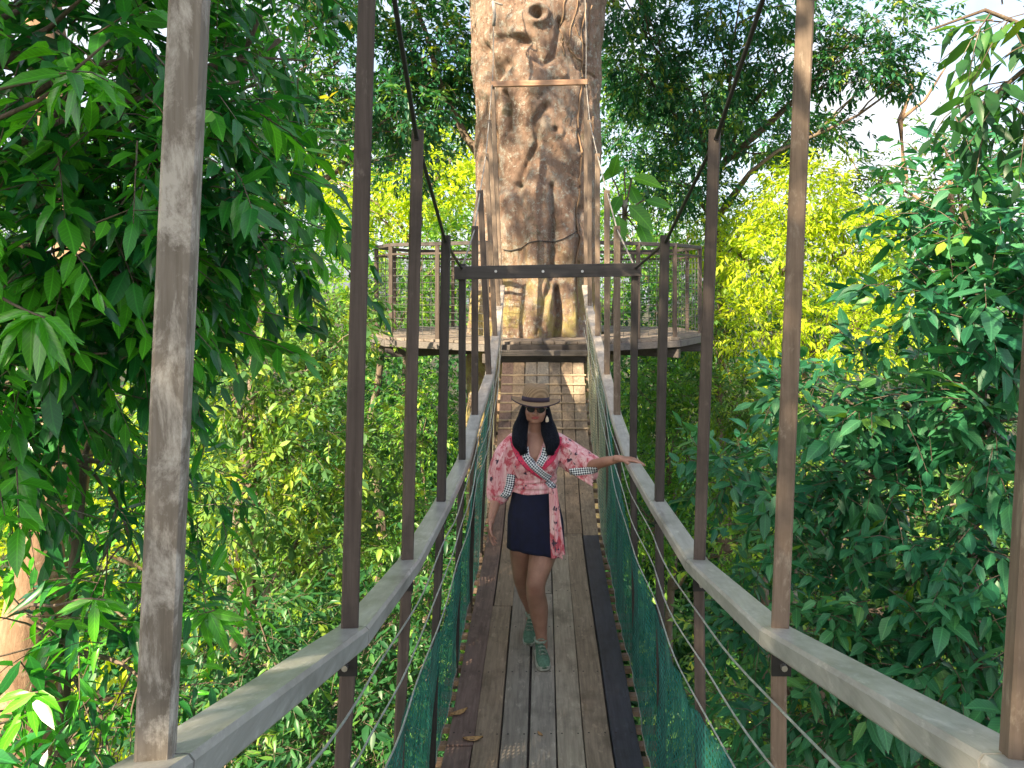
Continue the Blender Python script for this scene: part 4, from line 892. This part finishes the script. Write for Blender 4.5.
def hand(mb, wrist, d, palm_n, side, curl, spread=0.16, s=1.0, thumb_sgn=1):
    """palm + four bent fingers + thumb. d: pointing direction, palm_n: palm normal (the way fingers curl), side: towards the index finger"""
    w = Vector(wrist); d = Vector(d).normalized(); pn = Vector(palm_n).normalized(); sd = Vector(side).normalized()
    limb(mb, [w-d*0.03*s, w+d*0.005*s], [.022*s, .024*s])
    for q, off in ((-.026, .0), (-.009, .003), (.009, .003), (.026, -.001)):
        limb(mb, [w+d*.01*s+sd*q*.6*s, w+d*(.05)*s+sd*q*.95*s, w+d*(.082+off)*s+sd*q*s], [.014*s, .0135*s, .011*s], 10)
    for i, (q, L) in enumerate(((.027, .070), (.0095, .078), (-.009, .073), (-.027, .058))):
        p = w + d*.085*s + sd*q*s; dirn = (d + sd*(q/.027)*spread).normalized(); a = curl[i]
        pts = [p-dirn*.02*s, p]
        for seg_, f in ((.44, 1.0), (.31, 1.5), (.25, 1.9)):
            ang = a*f; dd = (dirn*math.cos(ang)+pn*math.sin(ang)).normalized(); p = p+dd*L*seg_*s; pts.append(p)
        limb(mb, pts, [.0095*s, .0095*s, .0085*s, .0078*s, .0065*s], 8)
    p = w + d*.02*s + sd*.024*s
    t1 = p+(sd*.8+d*.75+pn*.2).normalized()*.038*s; t2 = t1+(sd*.35+d*.9+pn*.4).normalized()*.030*s; t3 = t2+(sd*.05+d+pn*.5).normalized()*.022*s
    limb(mb, [p-d*.01*s, p, t1, t2, t3], [.013*s, .0145*s, .011*s, .0095*s, .0075*s], 8)

PX, PY = -0.06, 4.97
PZD = deckz(4.8)
def person():
    root = thing('person', 'woman in a straw hat, pink wrap blouse and navy skirt, one hand on the rail', 'person', (PX, PY, PZD))
    T = Vector((PX, PY, PZD))
    # everything below is written relative to the feet; parts are parented without offset so local = world minus root
    def fin(o): o.matrix_parent_inverse = Matrix.Identity(4); return o
    mb = MB()
    # torso, neck, head
    loft(mb, [(0, .02, .80, .12, .10), (0, .02, .84, .165, .125), (0, .02, .92, .168, .125), (0, .015, 1.0, .145, .11), (0, .01, 1.08, .122, .095), (0, .005, 1.16, .125, .095),
              (.003, .0, 1.24, .14, .105), (.006, .0, 1.31, .15, .11), (.008, .005, 1.37, .155, .10), (.008, .012, 1.415, .135, .078), (.008, .016, 1.445, .085, .06), (.008, .016, 1.46, .05, .05)], 28)
    blob(mb, (-.062, -.072, 1.27), (.062, .055, .06)); blob(mb, (.078, -.072, 1.27), (.062, .055, .06))
    limb(mb, [(.008, .018, 1.42), (.008, .008, 1.48), (.006, .0, 1.55)], [.056, .050, .052])
    hc = Vector((.012, -.018, 1.615)); rot = Matrix.Rotation(R(4), 3, 'Y')
    def H(x, y, z): v = rot @ Vector((x, y, z)); return (hc.x+v.x, hc.y+v.y, hc.z+v.z)
    blob(mb, H(0, .012, .035), (.080, .092, .082), 24, 16); blob(mb, H(0, -.018, -.02), (.069, .070, .075), 24, 16)
    blob(mb, H(0, -.045, -.068), (.034, .034, .028)); blob(mb, H(.036, -.050, -.022), (.028, .028, .026)); blob(mb, H(-.036, -.050, -.022), (.028, .028, .026)); blob(mb, H(.03, -.03, -.058), (.03, .03, .026)); blob(mb, H(-.03, -.03, -.058), (.03, .03, .026))
    limb(mb, [H(0, -.082, .018), H(0, -.095, -.004), H(0, -.104, -.016)], [.008, .010, .0125]); blob(mb, H(.012, -.092, -.019), (.009, .010, .008)); blob(mb, H(-.012, -.092, -.019), (.009, .010, .008))
    blob(mb, H(0, -.082, -.043), (.022, .012, .010)); blob(mb, H(0, -.078, .034), (.052, .018, .010))
    blob(mb, H(.076, .01, -.008), (.010, .02, .032)); blob(mb, H(-.076, .01, -.008), (.010, .02, .032))
    # legs: her left (image right) steps forward, her right trails
    limb(mb, [(.085, .01, .88), (.070, -.045, .70), (.012, -.125, .48), (.028, -.075, .32), (.050, -.085, .12), (.055, -.09, .06)], [.102, .094, .064, .065, .038, .036], 20)
    blob(mb, (.012, -.158, .485), (.036, .028, .042))
    blob(mb, (.03, -.05, .34), (.048, .045, .09))
    limb(mb, [(-.078, .02, .88), (-.082, .05, .70), (-.088, .09, .48), (-.060, .175, .33), (-.025, .235, .155), (-.022, .225, .09)], [.100, .091, .062, .062, .037, .036], 20)
    blob(mb, (-.088, .06, .485), (.034, .03, .04)); blob(mb, (-.062, .2, .35), (.044, .045, .085))
    # arms: her right arm hangs (image left)
    limb(mb, [(-.145, .02, 1.385), (-.20, .035, 1.25), (-.232, .03, 1.11), (-.262, -.02, .98), (-.283, -.055, .89)], [.050, .043, .036, .034, .022], 16)
    hand(mb, (-.284, -.058, .88), (-.05, -.10, -1), (.75, -.35, 0), (-.1, -1, .1), (.35, .42, .5, .6), .10)
    # her left arm reaches to the handrail (image right)
    limb(mb, [(.165, .02, 1.385), (.265, -.01, 1.315), (.365, -.07, 1.255), (.46, -.18, 1.30), (.542, -.265, 1.340)], [.050, .043, .037, .033, .022], 16)
    hand(mb, (.550, -.275, 1.343), (1, -.22, -.03), (-.05, 0, -1), (-.22, -1, 0), (.22, .26, .30, .36), .20)
    body = fin(fuse(mb, 'body', M['skin'], root, 0.0042, 5))
    lm = MB(); blob(lm, H(0, -.0925, -.039), (.028, .006, .0042)); blob(lm, H(0, -.0915, -.047), (.023, .0065, .0052)); fin(lm.build('lips', M['lips'], root, True))
    # sunglasses
    g = MB()
    for sx in (-1, 1):
        V = []; k = 20
        for lay in (0, 1):
            for j in range(k):
                a = 2*PI*j/k; x = sx*.033+.027*math.cos(a); z = .012+.022*math.sin(a)*(1-.15*math.cos(a)*sx)
                V.append(H(x, -.094-.002*lay+.9*(x*x), z))
        g.add(V, [tuple(range(k))[::-1], tuple(range(k, 2*k))]+[(j, (j+1) % k, k+(j+1) % k, k+j) for j in range(k)])
        g.tube([H(sx*.058, -.088, .018), H(sx*.074, -.05, .016), H(sx*.080, .0, .010)], .003, 6)
    g.tube([H(-.008, -.099, .016), H(.008, -.099, .016)], .003, 6); fin(g.build('sunglasses', M['glass_dark'], root))
    # hair: cap at the back and two thick bunches down the front
    h = MB(); blob(h, H(0, .030, .012), (.086, .088, .095), 24, 16); blob(h, (.01, .055, 1.52), (.075, .05, .10))
    for sx, pts, rr in ((-1, [H(-.066, .0, .03), H(-.076, -.012, -.05), (-.090, -.075, 1.49), (-.092, -.118, 1.42), (-.072, -.132, 1.365)], [.024, .038, .050, .050, .030]),
                        (1, [H(.064, .0, .03), H(.074, -.012, -.05), (.100, -.075, 1.48), (.118, -.118, 1.42), (.108, -.132, 1.36)], [.024, .038, .052, .052, .030])):
        limb(h, pts, rr, 18, (1.05, .62))
        for q in range(9):
            o_ = (rng.random(2)-.5)*.06
            limb(h, [(p[0]+o_[0]*(.4+.2*i), p[1]-.012-abs(o_[1])*.3, p[2]) for i, p in enumerate(pts[2:])]+[(pts[-1][0]+o_[0]*.9, pts[-1][1], pts[-1][2]-.02-.02*rng.random())], [.012, .012, .009, .003], 8)
    fin(fuse(h, 'hair', M['hair'], root, .0045, 2))
    for sx, x, y in ((-1, -.068, -.03), (1, .078, -.03)):
        e = MB(); a = H(x if sx > 0 else x-.008, y, -.035); blob(e, (a[0], a[1]-.02, a[2]-.028), (.011, .004, .026)); e.tube([a, (a[0], a[1]-.02, a[2]-.005)], .0015, 5)
        if sx > 0: fin(e.build('earring', M['shell'], root, True))
    # hat
    hm = MB(); tilt = Matrix.Rotation(R(3), 3, 'Y') @ Matrix.Rotation(R(-2), 3, 'X'); hb = Vector((.010, -.016, 1.662))
    def rev(prof, k=56, brim=True):
        V = []
        for (r_, z) in prof:
            for j in range(k):
                a = 2*PI*j/k; s_ = 1.0
                zz = z
                if brim and r_ > .1: zz = z - .012*math.cos(2*a)*0 + .016*abs(math.cos(a))**2*((r_-.1)/.06) - .010*abs(math.sin(a))**2*((r_-.1)/.06)
                if z > .107: zz = z - .014*math.exp(-((r_*math.cos(a))/.022)**2)*(1 if r_ < .07 else 0.3)
                v = tilt @ Vector((r_*.98*math.cos(a), r_*1.08*math.sin(a), zz)); V.append(tuple(hb+v))
        n = len(prof); return V, [(i*k+j, i*k+(j+1) % k, (i+1)*k+(j+1) % k, (i+1)*k+j) for i in range(n-1) for j in range(k)]
    prof = [(.092, -.004), (.110, -.004), (.138, -.004), (.164, -.003), (.1665, .000), (.164, .003), (.138, .002), (.110, .003), (.0955, .007), (.093, .02), (.090, .06), (.084, .095), (.075, .112), (.055, .120), (.03, .120), (.001, .118)]
    V, Fc = rev(prof); hm.add(V, Fc); hat = fin(hm.build('hat', M['straw'], root, True))
    hm = MB(); V, Fc = rev([(.0945, .008), (.0968, .009), (.0935, .038), (.0905, .038)], brim=False); hm.add(V, Fc); hbd = hm.build('hat_band', M['band'], hat, True); hbd.matrix_parent_inverse = Matrix.Identity(4)
    hm = MB(); V, Fc = rev([(.162, -.001), (.1682, -.0045), (.1695, 0), (.1682, .0045), (.162, .001)]); hm.add(V, Fc); e_ = hm.build('brim_edge', M['band'], hat, True); e_.matrix_parent_inverse = Matrix.Identity(4)
    # blouse
    t = MB()
    loft(t, [(0, .012, 1.065, .156, .126), (0, .01, 1.10, .146, .118), (0, .008, 1.14, .142, .114), (.0, .002, 1.19, .152, .126), (.004, .0, 1.25, .168, .138), (.006, .0, 1.31, .176, .135), (.008, .003, 1.37, .176, .116),
             (.008, .012, 1.42, .150, .088), (.008, .018, 1.452, .095, .068), (.008, .018, 1.465, .06, .05)], 36)
    blob(t, (-.062, -.075, 1.265), (.078, .068, .078)); blob(t, (.078, -.075, 1.265), (.078, .068, .078))
    for z, rr in ((1.075, .008), (1.10, .009), (1.125, .008), (1.15, .009), (1.172, .007)):       # gathered waist wrap
        pts = []
        for a in np.linspace(0, 2*PI, 40): pts.append((.148*math.cos(a), .01+.119*math.sin(a), z+.008*math.sin(2*a+z*90)+.02*math.cos(a)*(z-1.12)*3))
        t.tube(pts, rr, 8)
    # sleeves, wide and falling
    def sleeve(pts, rad, flat):
        limb(t, pts, rad, 20, flat)
    sleeve([(-.13, .015, 1.385), (-.190, .025, 1.29), (-.215, .03, 1.19), (-.240, .02, 1.045)], [.066, .082, .094, .084], (1.0, .9))
    sleeve([(-.12, .02, 1.30), (-.165, .03, 1.20), (-.185, .03, 1.12)], [.05, .062, .05], (1, .8))
    sleeve([(.15, .015, 1.385), (.24, -.0, 1.325), (.33, -.03, 1.27), (.385, -.05, 1.255)], [.068, .074, .078, .064], (1.0, .95))
    sleeve([(.16, .01, 1.31), (.25, 0, 1.25), (.34, -.03, 1.20), (.39, -.045, 1.185)], [.06, .066, .062, .040], (1, .7))
    for q in range(7):                                                                            # folds
        a = (q-3)*.016
        limb(t, [(-.13+a, -.05, 1.37), (-.19+a*1.2, -.058, 1.22), (-.222+a*1.3, -.052, 1.05)], [.006, .010, .012], 8)
        limb(t, [(.17, -.05, 1.39-.03*q*.6), (.27, -.075, 1.33-.03*q*.75), (.385, -.10, 1.28-.032*q*.8)], [.006, .010, .009], 8)
    def V_open(c):
        # V neck: apex low on her left side, and neck hole
        if c.z > 1.425 and abs(c.x-.008) < .075: return True
        if c.y > -.02: return False
        return abs(c.x-.004) < (c.z-1.262)*.42 and c.z > 1.262
    bl = fin(fuse(t, 'blouse', M['ikat'], root, .0055, 3, extra=lambda me: keep_faces(me, V_open)))
    sd_ = bl.modifiers.new('thick', 'SOLIDIFY'); sd_.thickness = .003; sd_.offset = -1
    bvh = BVHTree.FromPolygons([v.co.copy() for v in bl.data.vertices], [list(p.vertices) for p in bl.data.polygons])
    bvb = BVHTree.FromPolygons([v.co.copy() for v in body.data.vertices], [list(p.vertices) for p in body.data.polygons])
    def surf(x, z, off=.004):
        best = None
        for b_ in (bvh, bvb):
            hit = b_.ray_cast(Vector((x, -.6, z)), Vector((0, 1, 0)))
            if hit[0] is not None and (best is None or hit[0].y < best): best = hit[0].y
        return (x, (best if best is not None else -.08)-off, z)
    def ribbon(name, pts, w, mat, uvs, off=.004, parent=bl, nn=40, mm=5):
        P = [np.array(p, float) for p in pts]; Ls = np.cumsum([0]+[np.linalg.norm(b-a) for a, b in zip(P[:-1], P[1:])]); tot = Ls[-1]
        V = []; UV = []
        for i in range(nn+1):
            s_ = tot*i/nn; k = min(max(int(np.searchsorted(Ls, s_)-1), 0), len(P)-2); f = (s_-Ls[k])/(Ls[k+1]-Ls[k]); c = P[k]+(P[k+1]-P[k])*f
            d = norm(P[k+1]-P[k]); nrm = np.array([-d[1], d[0]])
            ww = w if np.isscalar(w) else w[0]+(w[1]-w[0])*i/nn
            for j in range(mm+1):
                q = c+nrm*ww*(j/mm-.5); V.append(surf(q[0], q[1], off)); UV.append((s_*uvs, ww*(j/mm)*uvs))
        # keep the band smooth where it bridges the hole
        Va = np.array(V).reshape(nn+1, mm+1, 3)
        for _ in range(3): Va[1:-1, :, 1] = np.minimum(Va[1:-1, :, 1], (Va[:-2, :, 1]+Va[2:, :, 1])/2)
        idx = (np.arange(nn)[:, None]*(mm+1)+np.arange(mm)[None]).ravel()
        me = npmesh(name, Va.reshape(-1, 3), [np.stack([idx, idx+1, idx+mm+2, idx+mm+1], 1)], None, np.array(UV), True)
        o = link(name, me, mat, parent, True); o.matrix_parent_inverse = Matrix.Identity(4)
        s2 = o.modifiers.new('thick', 'SOLIDIFY'); s2.thickness = .003; return o
    # red dotted collar bands and the black and white bands inside them
    ribbon('collar_band', [(-.146, 1.43), (-.135, 1.38), (-.105, 1.325), (-.035, 1.25), (.06, 1.18)], .034, M['dots'], 30)
    ribbon('collar_band', [(.168, 1.43), (.162, 1.38), (.125, 1.31), (.055, 1.25)], .034, M['dots'], 30)
    ribbon('collar_trim', [(-.062, 1.375), (-.050, 1.32), (-.005, 1.265), (.05, 1.215), (.105, 1.165)], .046, M['trim'], 95, .007)
    ribbon('collar_trim', [(.080, 1.372), (.068, 1.325), (.035, 1.27)], .046, M['trim'], 95, .006)
    ribbon('cuff_trim', [(.235, 1.205), (.30, 1.215), (.36, 1.225), (.415, 1.235)], .050, M['trim'], 95, .004)
    ribbon('cuff_trim', [(-.150, 1.19), (-.160, 1.12), (-.180, 1.06), (-.205, 1.03)], .055, M['trim'], 95, .004)
    ribbon('sash_knot', [(.085, 1.155), (.115, 1.12), (.135, 1.09)], .036, M['trim'], 95, .012)
    # sash tails hanging over the skirt
    for q, (x0, x1, wd, zb, ph) in enumerate(((.118, .150, .050, .66, 0), (.135, .172, .040, .69, 1.4))):
        V = []; UV = []; nn, mm = 40, 10
        for i in range(nn+1):
            t_ = i/nn; z = 1.12+(zb-1.12)*t_; w_ = wd*(.55+.5*t_)
            for j in range(mm+1):
                f = j/mm; x = x0+(x1-x0)*t_+w_*(f-.5)*1.5; y = -.138-.018*t_-.012*q+.011*math.sin(f*9+ph+t_*2)*(.4+.6*t_)
                V.append((x, y, z+.01*math.sin(f*3)*t_)); UV.append((f, t_))
        idx = (np.arange(nn)[:, None]*(mm+1)+np.arange(mm)[None]).ravel()
        o = link('sash_tail', npmesh('sash_tail', V, [np.stack([idx, idx+1, idx+mm+2, idx+mm+1], 1)], None, np.array(UV), True), M['ikat'], bl, True); o.matrix_parent_inverse = Matrix.Identity(4)
        s2 = o.modifiers.new('thick', 'SOLIDIFY'); s2.thickness = .003
    # skirt
    V = []; k = 96; nr = 22
    for lay in (0, 1):
        for i in range(nr):
            t_ = i/(nr-1)
            for j in range(k):
                a = 2*PI*j/k; zb = .675+.035*math.cos(a+2.2)+.008*math.sin(3*a)-.02*max(0, math.cos(a-5.3))
                z = 1.10+(zb-1.10)*t_; e = min(1, t_*1.9)
                rx = .140+.040*e+.012*t_; ry = .112+.035*e+.035*t_
                f = 1+.035*t_*math.sin(7*a+1.0)+.022*t_*math.sin(13*a+2)+.012*t_*math.sin(5*a+3*t_)
                s_ = 1 if lay == 0 else .975
                V.append((.002+rx*f*s_*math.cos(a)+.006*t_, .012-.008*t_+ry*f*s_*math.sin(a), z))
    Fc = []
    for i in range(nr-1):
        for j in range(k):
            q = i*k+j; q2 = i*k+(j+1) % k; Fc.append((q, q+k, q2+k, q2)); o_ = nr*k; Fc.append((o_+q, o_+q2, o_+q2+k, o_+q+k))
    for j in range(k): a_ = (nr-1)*k+j; b_ = (nr-1)*k+(j+1) % k; Fc.append((a_, nr*k+a_, nr*k+b_, b_)); c_ = j; d_ = (j+1) % k; Fc.append((c_, d_, nr*k+d_, nr*k+c_))
    s = MB(); s.add(V, Fc); fin(s.build('skirt', M['navy'], root, True))
    # shoes
    def shoe(ank, toe, lift, rz):
        """ank: ankle xy, heel height lift, toe direction rz (0 = towards the camera)"""
        Rz = Matrix.Rotation(rz, 3, 'Z') @ Matrix.Rotation(lift, 3, 'X')
        def Q(x, y, z): v = Rz @ Vector((x, y, z)); return (toe[0]+v.x, toe[1]+v.y, toe[2]+v.z)
        m_ = MB()
        # local frame: toe ball at the origin, heel at +y
        secs = [(-.075, .018, .018, .030), (-.06, .033, .030, .034), (-.03, .042, .046, .04), (.01, .044, .058, .05), (.06, .038, .072, .06), (.10, .034, .088, .065), (.14, .033, .096, .07), (.165, .030, .090, .07), (.178, .018, .07, .06)]
        kk = 18; V = []
        for (y, w_, h_, _) in secs:
            for j in range(kk):
                a = 2*PI*j/kk; x = w_*math.cos(a); z = .018+(h_*.5)+(h_*.5)*math.sin(a)
                if math.sin(a) > 0: x *= 1-.38*math.sin(a)
                V.append(Q(x, y, z))
        m_.add(V, [(i*kk+j, i*kk+(j+1) % kk, (i+1)*kk+(j+1) % kk, (i+1)*kk+j) for i in range(len(secs)-1) for j in range(kk)]+[tuple(range(kk))[::-1], tuple((len(secs)-1)*kk+j for j in range(kk))])
        so = m_.build('shoe', M['shoe'], root, True); fin(so)
        m_ = MB(); V = []
        out = [(y, w_+.004) for (y, w_, _, _) in secs]
        top_ = [(-w_, y) for y, w_ in out]+[(w_, y) for y, w_ in out[::-1]]
        n_ = len(top_)
        for z in (.0, .012, .024): V += [Q(x*(1 if z > 0 else .94), y, z+.010*max(0, (-y-.03)/.045)) for x, y in top_]
        m_.add(V, [tuple(range(n_)), tuple(2*n_+j for j in range(n_))[::-1]]+[(l*n_+j, (l+1)*n_+j, (l+1)*n_+(j+1) % n_, l*n_+(j+1) % n_) for l in range(2) for j in range(n_)])
        sl = m_.build('sole', M['sole'], so); sl.matrix_parent_inverse = Matrix.Identity(4)
        m_ = MB()
        for i in range(5):
            y = .0+.022*i; hz = .018+.058+.0145*i*.9+.002
            m_.tube([Q(-.022, y, hz-.006), Q(0, y-.004, hz+.004), Q(.022, y+.012, hz-.006)], .0028, 6); m_.tube([Q(.022, y, hz-.006), Q(0, y-.004, hz+.005), Q(-.022, y+.012, hz-.006)], .0028, 6)
        for sx in (-1, 1): m_.tube([Q(0, .02, .092), Q(sx*.022, .01, .10), Q(sx*.03, -.01, .085), Q(sx*.012, .012, .088)], .0025, 6)
        lc = m_.build('laces', M['lace'], so, True); lc.matrix_parent_inverse = Matrix.Identity(4)
        m_ = MB(); pts = [Q(.036*math.cos(a), .125+.036*math.sin(a), .112+.006*math.sin(a)) for a in np.linspace(0, 2*PI, 24)]; m_.tube(pts, .009, 8); cl_ = m_.build('shoe_collar', M['lace'], so, True); cl_.matrix_parent_inverse = Matrix.Identity(4)
    dz1 = deckz(4.66)-PZD; dz2 = deckz(5.0)-PZD
    shoe(None, (.060, -.215, dz1+.001), R(0), R(8))
    shoe(None, (-.030, .115, dz2+.001), R(14), R(-6))
person()
